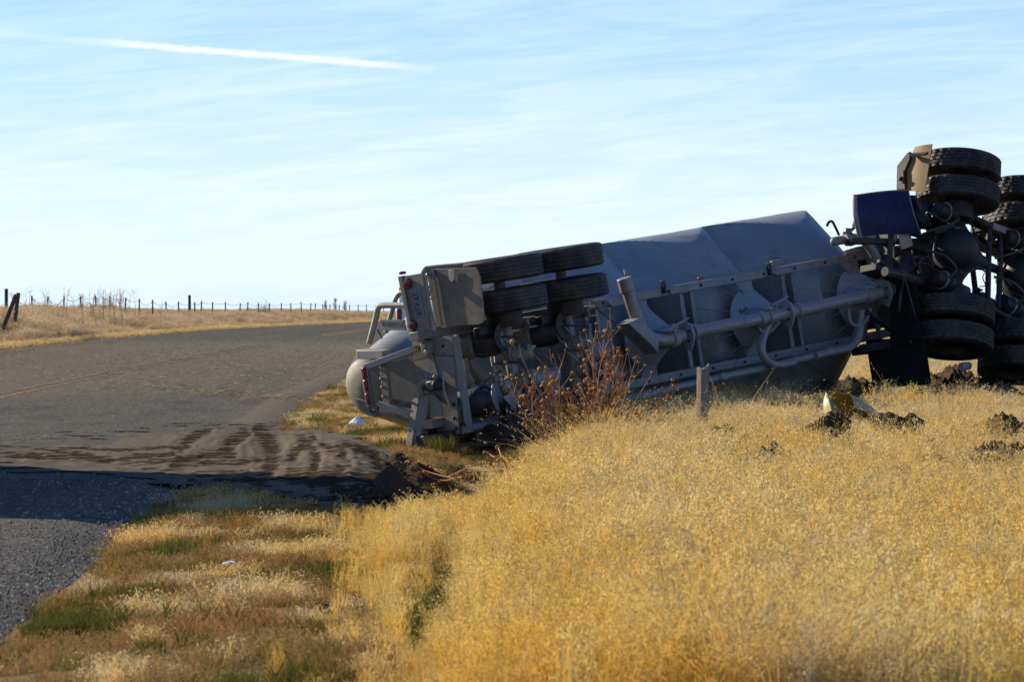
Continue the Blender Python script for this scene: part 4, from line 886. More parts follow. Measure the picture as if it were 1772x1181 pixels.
M['weed'] = grass_mat('tan_weeds', (.60, .45, .26), (.66, .52, .33), ((.52, .34, .16), (.60, .42, .22)), .45, .4)
M['weedbrown'] = grass_mat('brown_weeds', (.42, .27, .13), (.48, .31, .15), ((.40, .25, .12), (.46, .30, .15)), .4, .5)
oat = [clump('grass_clump', 44, .10, .20, .44, .0042, .26, 7, M['gold'], .0125, .35, i) for i in range(5)]
oatp = [clump('pale_grass_clump', 44, .11, .20, .42, .0042, .30, 8, M['pale_g'], .0135, .4, 20+i) for i in range(4)]
short = [clump('verge_clump', 60, .10, .03, .10, .0045, .9, 1, M['verge'], .012, .4, 40+i) for i in range(5)]
shortp = [clump('pale_verge_clump', 55, .10, .04, .13, .004, .8, 2, M['pale_g'], .012, .4, 60+i) for i in range(3)]
shortg = [clump('green_clump', 60, .08, .05, .13, .006, .7, 0, M['green'], .012, .4, 70+i) for i in range(3)]
weed = [clump('weed_clump', 130, .45, .35, 1.05, .014, .45, 5, M['weed'], .05, .4, 80+i) for i in range(4)]+[clump('weed_clump_brown', 110, .5, .3, .8, .016, .5, 5, M['weedbrown'], .05, .4, 90+i) for i in range(2)]
def vis(X, Y, m=60):
    px = CX+FP*X/Y; return (px > -m) & (px < 1772+m)
def n2(X, Y, s, o=0): return np.array([noise.noise(Vector((x*s, y*s*.4, o))) for x, y in zip(X, Y)])
CLODS = [(1432, 786, 36), (1552, 790, 40), (1252, 784, 20), (1288, 797, 14), (1380, 790, 10), (1650, 787, 15), (1742, 775, 34), (1722, 822, 46), (1480, 797, 14), (1603, 799, 20), (1688, 786, 15), (1510, 776, 13), (1330, 790, 12), (1455, 806, 18)]
clod_pos = [gpix(x, y+24) for x, y, r in CLODS]
# right-hand field
N = 34000; Y = rng.uniform(19, 78, N); X = rng.uniform(-1.3, 7.4, N)
# density kept even along the ground
edgeX = np.interp(Y, [19, 22.4, 31, 37, 41, 43, 46, 50, 56, 62, 70], [-.42, -.50, -.80, -.92, -.78, -.22, .10, .34, .62, .75, .2])
mk = vis(X, Y) & (X > edgeX+.30*n2(X, Y, 2.0)+.15*rng.normal(0, 1, N))
rut1 = np.exp(-((X+.40+.05*n2(X, Y, .8))/.15)**2)*sstep(Y, 24, 26)*(1-sstep(Y, 34, 38)); rut2 = np.exp(-((X-.0+.05*n2(X, Y, .8, 3))/.15)**2)*(Y > 26)*(Y < 36)
mk &= rng.random(N) > np.minimum(.97, 1.25*np.maximum(rut1*(.75+.5*n2(X, Y, .9, 21)), rut2*(.6+.7*n2(X, Y, .7, 23))))
for (cx, cy, cz), (px, py, r) in zip(clod_pos, CLODS):
    rr = r/FP*cy*(1.9 if r > 33 and px > 1700 else 1); mk &= ~((np.abs(X-cx+.08*n2(X, Y, 3)) < rr*1.05) & (Y > cy-(3.4 if px > 1700 else 1.6)) & (Y < cy+.6))
for fx_, fy_, fw_ in ((1325, 44.8, 75), (1610, 44.2, 65)):
    cx = (fx_-CX)/FP*fy_; mk &= ~((np.abs(X-cx+.1*n2(X, Y, 3)) < fw_/FP*fy_) & (Y > fy_-2.6) & (Y < fy_+.8) & (rng.random(N) < .88))
cx = (1214-CX)/FP*54.; mk &= ~((np.abs(X-cx) < .16) & (Y > 49.5) & (Y < 54.2) & (rng.random(N) < .8))
mk &= ~((Y > 62.5) & (Y < 75) & (X > 3.3) & (rng.random(N) < .9))
mk &= ~((Y > 61+.0*X) & (Y < 61+1.15*(X+1.4)-.3) & (Y > 62) & (X < 5) & False)
X, Y = X[mk], Y[mk]; Z = zg(X, Y); pal = (n2(X, Y, .5, 8)+sstep(Y, 36, 54)*.85-.20) > .30
sc = np.clip(.84+.18*n2(X, Y, .9, 2)+.26*n2(X, Y, 3.2, 2)+rng.normal(0, .17, len(X)), .4, 1.5)*np.where(X < -.1, .85, 1)*(.62+.38*sstep(X-np.interp(Y, [19, 22.4, 31, 37, 41, 43, 46, 50, 56, 62, 70], [-.42, -.50, -.80, -.92, -.78, -.22, .10, .34, .62, .75, .2])+.12*n2(X, Y, 1.4, 31), -.05, .30))*(1-.30*np.exp(-((X+.40)/.26)**2)*(Y < 38))
scatter('golden_grass', oat, np.stack([X, Y, Z], 1)[~pal], sc[~pal], tilt=.17); scatter('pale_grass', oatp, np.stack([X, Y, Z], 1)[pal], sc[pal])
oats = [clump('oat_stalks', 6, .09, .40, .62, .0036, .22, 16, M['pale_g'] if i % 2 else M['gold'], .017, .55, 300+i) for i in range(4)]
flat = [clump('flattened_grass', 40, .10, .30, .48, .0042, 1.5, 4, M['pale_g'] if i % 2 else M['gold'], .013, .3, 320+i) for i in range(4)]
q = np.where((X > .45) & (Y < 49))[0]; q = rng.permutation(q)[:1300]; scatter('tall_oat_stalks', oats, np.stack([X, Y, Z], 1)[q]+rng.normal(0, .05, (len(q), 3))*np.array([1, 1, 0]), rng.uniform(.75, 1.15, len(q)), tilt=.22)
q = np.where((n2(X, Y, 1.6, 44) > .18) & (X > .35) & (Y < 54))[0][::2]; scatter('flattened_grass', flat, np.stack([X, Y, Z], 1)[q], rng.uniform(.8, 1.2, len(q)), tilt=.3)
Y = rng.uniform(25, 36, 900); X = np.where(rng.random(900) < .6, -.40, .0)+rng.normal(0, .07, 900); mk = n2(X, Y, .9, 27) > -.05
scatter('rut_grass', shortg+short, np.stack([X, Y, zg(X, Y)], 1)[mk], rng.uniform(.7, 1.4, mk.sum()))
# the roadside verge on the left
N = 26000; Y = rng.uniform(19, 118, N); X = rng.uniform(-3.9, 1.2, N); xr = xright(Y)
mk = vis(X, Y) & (X > xr+.05+.16*n2(X, Y, 1.5)+.08*n2(X, Y, 6)) & (X < np.interp(Y, [19, 22.4, 31, 38, 44, 50, 62, 118], [-.30, -.38, -.66, -.6, -.1, .55, 1.1, 1.2]))
ps, qs = px_of(X, Y, 0*X); sd2 = poly_sdf(ps, qs, poly); mk &= (sd2 < -3) | (Y < 40.8)
bare = n2(X, Y, 1.3, 5); mk &= (bare > -.42)
X, Y = X[mk], Y[mk]; Z = zg(X, Y); g = n2(X, Y, 1.6, 12)+.15*rng.normal(0, 1, len(X)); sc = np.clip(.9+.6*n2(X, Y, 1.1, 4)+rng.normal(0, .18, len(X)), .4, 1.9)
P = np.stack([X, Y, Z], 1); a, c = g > .33, g < -.34
scatter('green_verge_grass', shortg, P[a], sc[a]); scatter('pale_verge_grass', shortp, P[c], sc[c]*1.1); scatter('verge_grass', short, P[~a & ~c], sc[~a & ~c])
# weeds beyond the road
N = 15000; Y = 1/rng.uniform(1/620, 1/128, N); X = xleft(Y)-.25-np.abs(rng.gamma(1.3, 5.0, N)); mk = vis(X, Y, 80)
mk &= ~((CX+FP*X/Y < 48) & (Y < 185) & (rng.random(N) < .85)); X, Y = X[mk], Y[mk]; Z = zg(X, Y); off = xleft(Y)-X; sc = np.interp(Y, [130, 190, 260, 400], [.98, .95, .80, .68])*np.clip((.40+.62*sstep(off, .2, 3.0))*(1+.55*n2(X, Y, .10, 3)+.4*n2(X, Y, .5, 6)), .25, 1.25)
scatter('roadside_weeds', weed, np.stack([X, Y, Z], 1), sc)
# low pale strip of dead grass right along the far kerb line
N = 5000; Y = 1/rng.uniform(1/600, 1/135, N); X = xleft(Y)+rng.uniform(-.7, .15, N); mk = vis(X, Y); X, Y = X[mk], Y[mk]
edgeg = [clump('edge_grass_clump', 60, .22, .06, .20, .012, .8, 1, M['pale_g'], .03, .4, 110+i) for i in range(3)]
scatter('edge_grass', edgeg, np.stack([X, Y, zg(X, Y)], 1), rng.uniform(.6, 1.3, len(X)))
# pale far field behind the wreck
N = 7000; Y = 1/rng.uniform(1/330, 1/76, N); X = (rng.uniform(1250, 1800, N)-CX)/FP*Y
scatter('far_field_grass', oatp, np.stack([X, Y, zg(X, Y)], 1), rng.uniform(.8, 1.4, N))

# loose chippings on the worn road
M['stone'] = clod_mat0('road_chipping', (.09, .086, .07), (.21, .20, .165), (.40, .38, .33))
stones = []
for i in range(6):
    bb = MB(); bb.ball((0, 0, .4), 1, 6, (1, 1, .75), .5, i*3.1); stones.append(bb.mesh('chipping', M['stone'], 0))
N = 26000; Y = 1/rng.uniform(1/75, 1/19, N); X = rng.uniform(-6.2, -2.2, N); mk = vis(X, Y) & (X < xright(Y)+.05) & (rng.random(N) < .25+.75*sstep(X-xright(Y), -1.4, 0)+.3*n2(X, Y, 1.5))
X, Y = X[mk], Y[mk]
scatter('loose_chippings', stones, np.stack([X, Y, zroad(Y)+.004*np.sin(X*3)], 1), rng.uniform(.0035, .011, len(X)), tilt=.5)
# straw scattered over the road
def litter(N, area, lens, mat, name):
    vs, fc = [], []
    for i in range(N):
        X, Y = area(); z = float(zroad(Y))+.012; a = random.gauss(0, .5)+(PI/2 if random.random() < .15 else 0); l = random.uniform(*lens); w = random.uniform(.002, .006); u = Vector((math.cos(a), math.sin(a), random.uniform(-.05, .25)))*l; x = Vector((-math.sin(a), math.cos(a), 0))*w+Vector((0, 0, w*.8)); p = Vector((X, Y, z)); n = len(vs)
        vs += [p-x, p+x, p+u+x*.6, p+u-x*.6]; fc.append((n, n+1, n+2, n+3))
    b = MB(); b.v = [tuple(q) for q in vs]; b.f = fc; me = bpy.data.meshes.new(name); me.from_pydata(b.v, [], fc); me.materials.append(mat); a = me.attributes.new('seed', 'FLOAT', 'POINT'); a.data.foreach_set('value', np.full(len(vs), .6, 'f')); return tag(link(name, me), kind='stuff')
def area1():
    while True:
        py = random.triangular(566, 690, 615); px = random.uniform(-10, 660); q = .5+.5*noise.noise(Vector((px*.012, py*.05, 1)))
        if random.random() < q*1.1:
            z = 0
            for _ in range(8): Y = (CH-z)*FP/(py-HY); z = .5*z+.5*float(zroad(Y))
            X = (px-CX)/FP*Y
            if xleft(Y)-.4 < X < float(xright(Y))+.3 and Y < 260: return X, Y
def area2():
    t = random.random(); px = 250+330*t+random.gauss(0, 8); py = 672+20*t+random.gauss(0, 2.2); Y = CH*FP/(py-HY)*.93; return (px-CX)/FP*Y, Y
M['straw'] = grass_mat('straw', (.42, .30, .13), (.5, .38, .2), ((.40, .26, .1), (.46, .33, .16)), .15, .3)
litter(5200, area1, (.03, .11), M['straw'], 'scattered_straw'); litter(700, area2, (.05, .18), M['straw'], 'straw_row')

# ------------------------------------------------------------------ dark soil: ploughed bank and clods
def clod_mat(name, c1, c2, c3):
    t = NT(name); co = t.coord('World'); n = t.noise(co, 14, 8, .7); col = t.mix(n, c1, c2); col = t.mix(t.ramp(t.noise(co, 45, 4, .7), (.58, 0), (.7, .8)), col, c3); t.bump(t.noise(co, 28, 8, .75), 1, .04); return t.done(col, .95, 0, 0)
M['dark'] = clod_mat('dark_soil', (.05, .036, .022), (.09, .065, .04), (.16, .115, .07)); M['brown'] = clod_mat('brown_soil', (.075, .052, .031), (.12, .088, .053), (.20, .15, .09))
def lumpy(name, c, size, mat, seed, n=48, amp=.40):
    b = MB(); b.ball((0, 0, 0), 1, n, size, amp, seed); vs = []
    for v in b.v:
        p = Vector(v); k = 1+.12*noise.noise(p*9+Vector((seed, 1, 2)))+.10*noise.noise(p*22+Vector((seed, 5, 2)))
        vs.append(tuple(p*k))
    b.v = vs; o = b.build(name, mat, None, 50); o.location = c; return o
NAMES = ['big dark crumbly clod thrown up in the pale grass', 'wide mossy clod right of the big dark clod', 'low brown clod nearest the split wooden post', 'small scrap of dirt beside the low brown clod', 'fist-sized dark clod just left of the big dark clod', 'small dark clod in grass below the perforated step', 'long low ridge of dirt at the right picture edge', 'front-most strip of dark dirt at the right picture edge']
NAMES += ['flat brown clod just right of the big dark clod', 'crumbly brown clod right of the wide mossy clod', 'small brown clod left of the long dirt ridge', 'small clod above the gap between the two biggest clods', 'small brown clod left of the fist-sized dark one', 'low brown clod in front of the big dark clod']
for k, (px, py, r), nm, (cx, cy, cz) in [q for q in zip(range(20), CLODS, NAMES, clod_pos) if q[0] not in (6, 7)]:
    s = r/FP*cy; hz = s*(.75 if k in (0, 1) else .7 if k == 4 else .35 if k > 5 else .6)
    o = lumpy('soil_clod', (cx, cy, cz+.21+.25*hz), (s*1.22, s*1.3, hz*1.1+.07), M['dark'] if k in (0, 4, 7) else M['brown'], 3+k*1.7); tag(o, nm, 'soil clod', 'clods of soil thrown up in the grass')
def heap(px, py, w, h, dy, mat, label, seed, name='soil_heap', lift=0, Yf=None):
    X, Y, z = gpix(px, py)
    if Yf: X, Y = (px-CX)/FP*Yf, Yf; z = gz(X, Y)
    s = w/FP*Y; b = MB(); n, m = 70, 56; vs = []
    for i in range(m+1):
        for k in range(n+1):
            u, v = 2*k/n-1, 2*i/m-1; x, y = u*s, v*dy; rr = u*u+v*v; p = Vector((X+x, (Y+y)*.6, seed))
            f = .62+.30*noise.noise(p*3)+.16*noise.noise(p*9)+.10*noise.noise(p*24)+.05*abs(noise.noise(p*60))
            e = max(0, 1-rr*(1+.8*noise.noise(p*3)))**.6
            vs.append((x, y, gz(X+x, Y+y)-z-.03+e*h*1.25*max(.05, f)-(.10 if e == 0 else 0)))
    fc = [(i*(n+1)+k, i*(n+1)+k+1, (i+1)*(n+1)+k+1, (i+1)*(n+1)+k) for i in range(m) for k in range(n)]
    b.add(vs, fc); o = b.build(name, mat, None, 0); o.data.shade_smooth(); o.location = (X, Y, z+lift); return tag(o, label, 'soil heap', 'heaps of dug soil along the ditch')
heap(676, 850, 34, .24, 2.0, M['brown'], 'brown crumbly soil heap where the sand meets the ditch', 2)
heap(735, 838, 52, .20, 2.6, M['dark'], 'dark torn soil bank in the ditch right of the brown heap', 5)
heap(688, 806, 24, .17, 1.6, M['dark'], 'small dark soil lump on the upper corner of the sand', 9)
heap(815, 832, 60, .15, 2.0, M['dark'], 'dark strip of soil running right under the fallen stalks', 13)
heap(880, 826, 34, .13, 1.6, M['dark'], 'last dark soil lump at the edge of the golden grass', 17)
heap(752, 868, 30, .16, 1.5, M['dark'], 'dark soil lump lowest in the ditch by the golden grass', 21)
heap(1480, 668, 85, .50, 2.6, M['brown'], 'low brown dirt ridge between the tanker and the dark flap', 25, Yf=70.)
heap(1665, 668, 125, .56, 2.8, M['brown'], 'brown dirt ridge under the tractor wheels', 29, Yf=69.)
heap(1325, 800, 85, .40, 1.2, M['brown'], 'low brown furrow of dirt between the post and the big dark clod', 61, 'soil_ridge', .03, 44.8)
heap(1610, 804, 70, .42, 1.2, M['brown'], 'low brown furrow of dirt right of the wide mossy clod', 67, 'soil_ridge', .03, 44.2)
heap(1735, 785, 80, .50, 1.8, M['brown'], NAMES[6], 41, 'soil_ridge', .02, clod_pos[6][1])
heap(1740, 832, 85, .46, 1.6, M['brown'], NAMES[7], 47, 'soil_ridge', .02, clod_pos[7][1])
# loose crumbs of soil
vs = MB()
for i in range(2600):
    if random.random() < .6: px, py = random.gauss(690, 60), random.gauss(838, 22)
    else: px, py = random.uniform(560, 760), random.uniform(780, 880)
    if i > 1700:
        X, Y = random.uniform(3.6, 7.0), random.uniform(64.5, 73); z = gz(X, Y)+.05
    elif i > 800:
        cx, cy, cz = random.choice(clod_pos); w_ = .25; X, Y = cx+random.gauss(0, w_), cy+random.gauss(0, .7); z = gz(X, Y)+.03
    else: X, Y, z = gpix(px, py, 5)
    r = random.uniform(.008, .035); vs.ball((X, Y, max(z, float(zroad(Y)) if X < -1 else z)+.03), r, 6, (1, 1, .7), .5, i)
tag(vs.build('soil_crumbs', M['dark'], None, 0), kind='stuff')

# ------------------------------------------------------------------ dead sunflower bush
def stalk_mat(name, c1, c2):
    t = NT(name); co = t.coord('World'); return t.done(t.mix(t.noise(co, 9, 5, .6), c1, c2), .8, 0, .2)
M['stalk'] = stalk_mat('dry_stalk', (.36, .13, .03), (.48, .23, .08)); M['palestalk'] = stalk_mat('pale_dry_stalk', (.36, .26, .15), (.24, .15, .08))
def head_mat():
    t = NT('dry_seed_head'); oi = t.node('ShaderNodeObjectInfo').outputs['Random']; co = t.coord('Object'); n = t.voro(co, 260, 'F1', 0)
    col = t.mix(oi, (.60, .25, .03), (.74, .38, .07)); col = t.mix(t.ramp(n, (.2, 0), (.7, .8)), col, (.13, .045, .012)); t.bump(n, .9, .003); return t.done(col, .85)
M['head'] = head_mat(); M['bract'] = stalk_mat('dry_bract', (.10, .05, .02), (.17, .09, .04))
hm = MB().ball((0, 0, .006), .019, 14, (1, 1, .82)).mesh('seed_head', M['head']); hb = MB()
for k in range(9):
    a = 2*PI*k/9; d = Vector((math.cos(a), math.sin(a), 0)); hb.prism([d*.010+Vector((-d.y, d.x, 0))*.005-Vector((0, 0, .010)), d*.010-Vector((-d.y, d.x, 0))*.005-Vector((0, 0, .010)), d*.026-Vector((0, 0, .004+.006*(k % 2)))], (0, 0, -.0015))
hb = hb.mesh('bract', M['bract'], 0)
bx, by, bz = gpix(1022, 776); by = 56.5; bx = (1022-CX)/FP*by; bz = gz(bx, by)
bush = tag(empty('dead_sunflower', Matrix.Translation((bx, by, bz))), 'dead brown sunflower bush full of round orange seed heads in front of the tanker', 'dry plant')
r = random.Random(5); heads = []
def stemcurve(p, dirv, l, bend, n=5):
    P = [p]; d = dirv.normalized()
    for i in range(n):
        d = (d+Vector((r.gauss(0, .10), r.gauss(0, .10), bend/n+r.gauss(0, .04)))).normalized(); P.append(P[-1]+d*l/n)
    return P, d
for i in range(52):
    a = r.uniform(-1, 1.25); t0 = a*1.28+r.gauss(0, .1); el_ = Vector((math.sin(t0)*1.0, r.gauss(0, .28), math.cos(t0)*.9+.18)); l = (1.38-.22*abs(a))*r.uniform(.5, 1.02)
    P, d = stemcurve(Vector((r.gauss(.04, .15), r.gauss(0, .10), 0)), el_, l, .25 if r.random() < .7 else -.15, 6)
    b = MB(); n = len(P); P = [q*1.0 for q in P]; b.tube(P, [(.0068-.0042*k/n) for k in range(n)], 6, True, 2); heads.append((P[-1], d))
    for m in range(r.randint(6, 11)):
        k = r.randint(2, n-1); q = P[k].lerp(P[k-1], r.random()); Q, dd = stemcurve(q, d+Vector((r.gauss(0, .75), r.gauss(0, .5), r.uniform(-.1, .7))), r.uniform(.08, .32), .25, 3); b.tube(Q, [.0038, .003, .0026, .002], 5); heads.append((Q[-1], dd))
        if r.random() < .35:
            Q2, d2 = stemcurve(Q[1], dd+Vector((r.gauss(0, .8), r.gauss(0, .5), .3)), r.uniform(.06, .16), .2, 3); b.tube(Q2, [.003, .0025, .002, .002], 5); heads.append((Q2[-1], d2))
    for m in range(6):          # curled dry leaf rags
        k = r.randint(1, n-1); q = P[k]; u = Vector((r.gauss(0, 1), r.gauss(0, 1), r.gauss(-.6, .5))).normalized()*r.uniform(.03, .07); w = u.orthogonal().normalized()*.012; b.add([q, q+u*.5+w, q+u, q+u*.5-w], [(0, 1, 2, 3)])
    b.build('stem', M['stalk'] if r.random() < .62 else M['palestalk'], bush, 40)
r.shuffle(heads)
def put_heads(hs, par, big=1.0):
    for p, d in hs:
        o = link('seed_head', hm, par); o.location = p; o.rotation_euler = d.to_track_quat('Z', 'Y').to_euler(); s = r.choice((.55, .8, .95, 1.0, 1.1, 1.25))*big; o.scale = (s, s, s); link('bract', hb, o)
put_heads(heads[:297], bush, 1.08)
sx_, sy_ = (905-CX)/FP*50.5, 50.5; sz_ = gz(sx_, sy_)
st = tag(empty('fallen_sunflower_stalk', Matrix.Translation((sx_, sy_, sz_+.05))), 'fallen sunflower stalks sprawling over the dark ditch soil left of the bush', 'dry plant'); hs = []
for (pts) in ([(960, 800), (900, 812), (820, 818), (770, 812), (740, 806)], [(945, 790), (900, 796), (850, 795), (815, 808), (775, 826)], [(900, 812), (862, 795), (846, 786)], [(880, 815), (868, 790), (862, 775)], [(860, 818), (848, 800), (840, 785)], [(790, 830), (735, 815), (705, 792)], [(800, 826), (760, 832), (712, 808)]):
    Q = []
    for k, (x, y) in enumerate(pts):
        Yq = 50.5+r.uniform(-.3, .3); Q.append(Vector(((x-CX)/FP*Yq-sx_, Yq-sy_, CH-(y-HY)*Yq/FP-sz_-.05)))
    MB().tube(Q, [.007-.0015*k/len(Q)*2 for k in range(len(Q))], 6, True, 4).build('stem', M['stalk'], st); hs.append((Q[-1], Q[-1]-Q[-2])); hs.append((Q[len(Q)//2]+Vector((.0, 0, -.02)), Vector((.3, 0, 1))))
put_heads(hs, st, 1.1)

# ------------------------------------------------------------------ split wooden post
def wood_mat():
    t = NT('weathered_post'); n = t.noise(t.coord('Object', (14, 14, 1.2)), 5, 7, .7); co = t.coord()
    col = t.mix(n, (.085, .07, .055), (.27, .25, .225)); sp = t.node('ShaderNodeSeparateXYZ'); t.l.new(co, sp.inputs[0]); col = t.mix(t.ramp(t.math('ADD', t.math('MULTIPLY', sp.outputs[0], 9.0), t.noise(co, 5, 5, .6)), (.18, .8), (.42, 0)), col, (.13, .062, .033)); t.bump(n, .9, .02); return t.done(col, .9)
M['post'] = wood_mat()
Yp = 54.; Xp = (1214-CX)/FP*Yp; zp = gz(Xp, Yp)
top = CH-(636-HY)*Yp/FP-zp
b = MB(); n = 14; rows = []
for k in range(7):
    z = -.3+(top+.3)*k/6
    for j in range(n):
        a = 2*PI*j/n; rr = .056*(1+.16*math.sin(3*a+.5)+.06*noise.noise(Vector((a, z*5, 1)))); zz = z+(.02*math.sin(a*2+1)+.015*math.cos(a)+.012*math.sin(5*a) if k == 6 else 0); rows.append((rr*math.cos(a)+.012*z, rr*math.sin(a), zz))
fc = [(i*n+j, i*n+(j+1) % n, (i+1)*n+(j+1) % n, (i+1)*n+j) for i in range(6) for j in range(n)]
rows.append((0.01, 0, top-.05)); fc += [(6*n+j, 6*n+(j+1) % n, len(rows)-1) for j in range(n)]
b.add(rows, fc); o = b.build('wooden_post', M['post'], None, 40); o.location = (Xp, Yp, zp); tag(o, 'short weathered wooden post with split top standing before the tanker', 'post')

# ------------------------------------------------------------------ debris
M['olive'] = dusty('olive_yellow_sheet', (.30, .25, .06), (.22, .18, .04), .45, 0, .3, (.4, .35, .22), 4, .1)
M['powder'] = stalk_mat('white_powder', (.72, .72, .74), (.62, .63, .66))
Yd = 55.; 
def W3(px, py, Y): return Vector(((px-CX)/FP*Y, Y, CH-(py-HY)*Y/FP))
c0 = W3(1452, 712, Yd); ax_ = Vector((.52, .75, -.10)).normalized(); sd_ax = Vector((-.80, .55, 0)).normalized(); up_ = Vector((.15, -.1, 1)).normalized()
rows = []
for k in range(15):
    an = PI*(-.06+1.0*k/14); o = sd_ax*math.cos(an)*.17+up_*math.sin(an)*(.19+.015*math.sin(k*1.3))
    rows.append([c0+o*(1-.10*j)+ax_*(.22*j)+Vector((0, 0, -.01*j*j)) for j in range(5)])
b = MB(); b.sheet(rows, .008, (0, 0, 1)); o = b.build('bent_fender', M['olive'], None, 50)
b = MB(); b.sheet([[W3(1425, 716, Yd-.1), W3(1442, 722, Yd-.2), W3(1462, 722, Yd-.2)], [W3(1425, 694, Yd-.06), W3(1436, 700, Yd-.16), W3(1450, 708, Yd-.16)], [W3(1429, 680, Yd), W3(1432, 683, Yd-.02), W3(1436, 688, Yd-.04)]], .008, (0, 1, 0)); b.build('torn_flange', M['olive'], o, 50)
tag(o, 'bent olive yellow sheet metal fender lying in grass below the dark flap', 'fender')
X, Y, z = gpix(618, 742); o = lumpy('powder_pile', (X, Y, z+.02), (.15, .2, .13), M['powder'], 4, 30, .15)
for v in o.data.vertices: v.co.z = max(v.co.z, -.02); q = max(0, v.co.z/.13); v.co.x *= 1.05-.6*q; v.co.y *= 1.05-.6*q
tag(o, 'small white cone of powder on the verge left of the tanker rear', 'powder pile')
Xw, Yw = W3(1288, 694, 61.).x, 61.; o = lumpy('powder_patch', (Xw, Yw, gz(Xw, Yw)+.16), (.28, .4, .13), M['powder'], 8, 34, .4); tag(o, 'spilled white powder in the shaded grass under the hoppers', 'powder pile')
X, Y, z = gpix(397, 1000); b = MB(); b.sheet([[(-.045, 0, .0), (0, .02, .015), (.05, 0, .005)], [(-.04, .06, .01), (.01, .07, .02), (.045, .06, .0)]], .002, (0, 0, 1)); o = b.build('paper_scrap', M['white'], None); o.location = (X, Y, z+.07); tag(o, 'small white paper scrap in the short verge grass', 'litter')
X, Y, z = gpix(573, 1074); o = lumpy('soil_clod', (X, Y, z+.05), (.05, .06, .035), M['dark'], 33, 24); tag(o, 'small black clod alone on the foreground verge', 'soil clod', 'clods of soil thrown up in the grass')
# green tuft by the bumper foot
tm_ = clump('green_tuft', 240, .16, .10, .26, .007, .7, 0, M['green'], .012, .4, 200); o = link('grass_tuft', tm_); o.location = (*gpix(762, 785)[:2], gpix(762, 785)[2]); tag(o, 'bright green grass tuft at the foot of the bumper', 'grass tuft')

# ------------------------------------------------------------------ fence beyond the road
M['tpost'] = stalk_mat('steel_post', (.035, .05, .04), (.055, .06, .05)); M['wire'] = stalk_mat('fence_wire', (.07, .08, .085), (.1, .1, .1)); M['oldwood'] = stalk_mat('old_wood', (.07, .055, .04), (.12, .09, .065))
fence = tag(empty('wire_fence', Matrix.Translation((-19.6, 225, gz(-19.6, 225)))), 'long sagging barbed wire fence on thin dark posts behind the roadside weeds', 'fence')
posts = [(55, 512), (83, 513), (111, 513), (139, 513), (165, 512), (190, 513), (218, 515), (241, 517), (264, 519), (287, 522), (309, 522), (337, 523), (349, 521), (368, 523), (390, 523), (416, 525), (429, 523), (447, 525), (466, 525), (487, 525), (503, 525), (521, 523), (538, 525), (546, 525), (558, 527), (571, 527), (587, 528), (605, 528), (620, 527), (634, 527), (650, 529), (664, 529), (678, 529), (692, 529)]
tops = []; fo = Vector(fence.location)
for i, (px, py) in enumerate(posts):
    Y = 1/((1/225)*(1-i/33)+(1/520)*(i/33)); p = W3(px, py, Y); g = gz(p.x, p.y); lean = random.gauss(0, .02)
    b = MB(); b.bar(Vector((p.x-lean*3, p.y, g-.2))-fo, p-fo, .065, .065, (0, 1, 0)); b.build('post', M['tpost'], fence); tops.append((p, g))
for k, fr in enumerate((.06, .34, .62)):
    for i in range(len(tops)-1):
        (p, g), (q, h) = tops[i], tops[i+1]; a = p-Vector((0, 0, fr*(p.z-g)))-fo; c = q-Vector((0, 0, fr*(q.z-h)))-fo; sag = random.uniform(.03, .22 if i < 12 else .1)
        if k == 0 and i == 1: sag = .3
        MB().tube([a.lerp(c, t)-Vector((0, 0, sag*4*t*(1-t))) for t in (0, .25, .5, .75, 1)], .010, 4, False).build('wire', M['wire'], fence)
for (x0, y0, x1, y1, Y, w, lab) in ((11, 500, 11, 545, 220, .13, 'tall dark post standing alone at the far left of the fence'), (28, 510, 8, 562, 165, .12, 'old wooden post leaning hard at the left end of the fence'), (32, 507, 27, 545, 172, .12, 'second old post, leaning slightly, right of the hard-leaning one'), (328, 511, 328, 545, 290, .14, 'tall dark post rising above the middle of the fence line')):
    p = W3(x0, y0, Y); q = W3(x1, y1, Y); d = (q-p).normalized(); q = q+d*1.0; b = MB(); b.bar(Vector((0, 0, 0)), p-q, w, w, (0, 1, 0)); o = b.build('fence_post', M['oldwood'] if x1 < 10 or x0 == 32 else M['tpost'], None, 35, .01); o.location = q; tag(o, lab, 'post', 'loose posts by the fence')
# a bare shrub and three far poplars
M['twig'] = stalk_mat('bare_twigs', (.25, .18, .11), (.34, .25, .16)); M['poplar'] = stalk_mat('hazed_poplar', (.42, .40, .40), (.5, .48, .48))  # poplar colour lightened to stand in for distance haze
def twiggy(name, base, h, spread, n, mat, label, cat, r0, seed, group=None, upright=False):
    q = random.Random(seed); t = tag(empty(name, Matrix.Translation(base)), label, cat, group); tr = MB(); tr.tube([(0, 0, -.2), (0, 0, h*.35), (0, 0, h*(.95 if upright else .4))], [r0, r0*.8, r0*.15], 6); tr.build('trunk', mat, t); c = MB()
    for i in range(n):
        z = q.uniform(.12, .92) if upright else q.uniform(.15, .4); a = q.uniform(0, 6.28); s = spread*(1-.55*z if upright else 1); p = Vector((0, 0, h*z)); e = Vector((math.cos(a)*s*q.uniform(.3, 1), math.sin(a)*s*q.uniform(.3, 1), h*q.uniform(.08, .16) if upright else h*q.uniform(.2, .6)))
        c.tube([p, p+e*.6+Vector((0, 0, -.02*h)), p+e], [r0*.3, r0*.2, r0*.08], 4)
        for m in range(5):
            k = p+e*q.uniform(.3, 1); c.tube([k, k+Vector((q.gauss(0, .35)*s, q.gauss(0, .35)*s, q.uniform(.02, .12)*h))], [r0*.12, r0*.05], 3)
    c.build('crown', mat, t, 0); return t
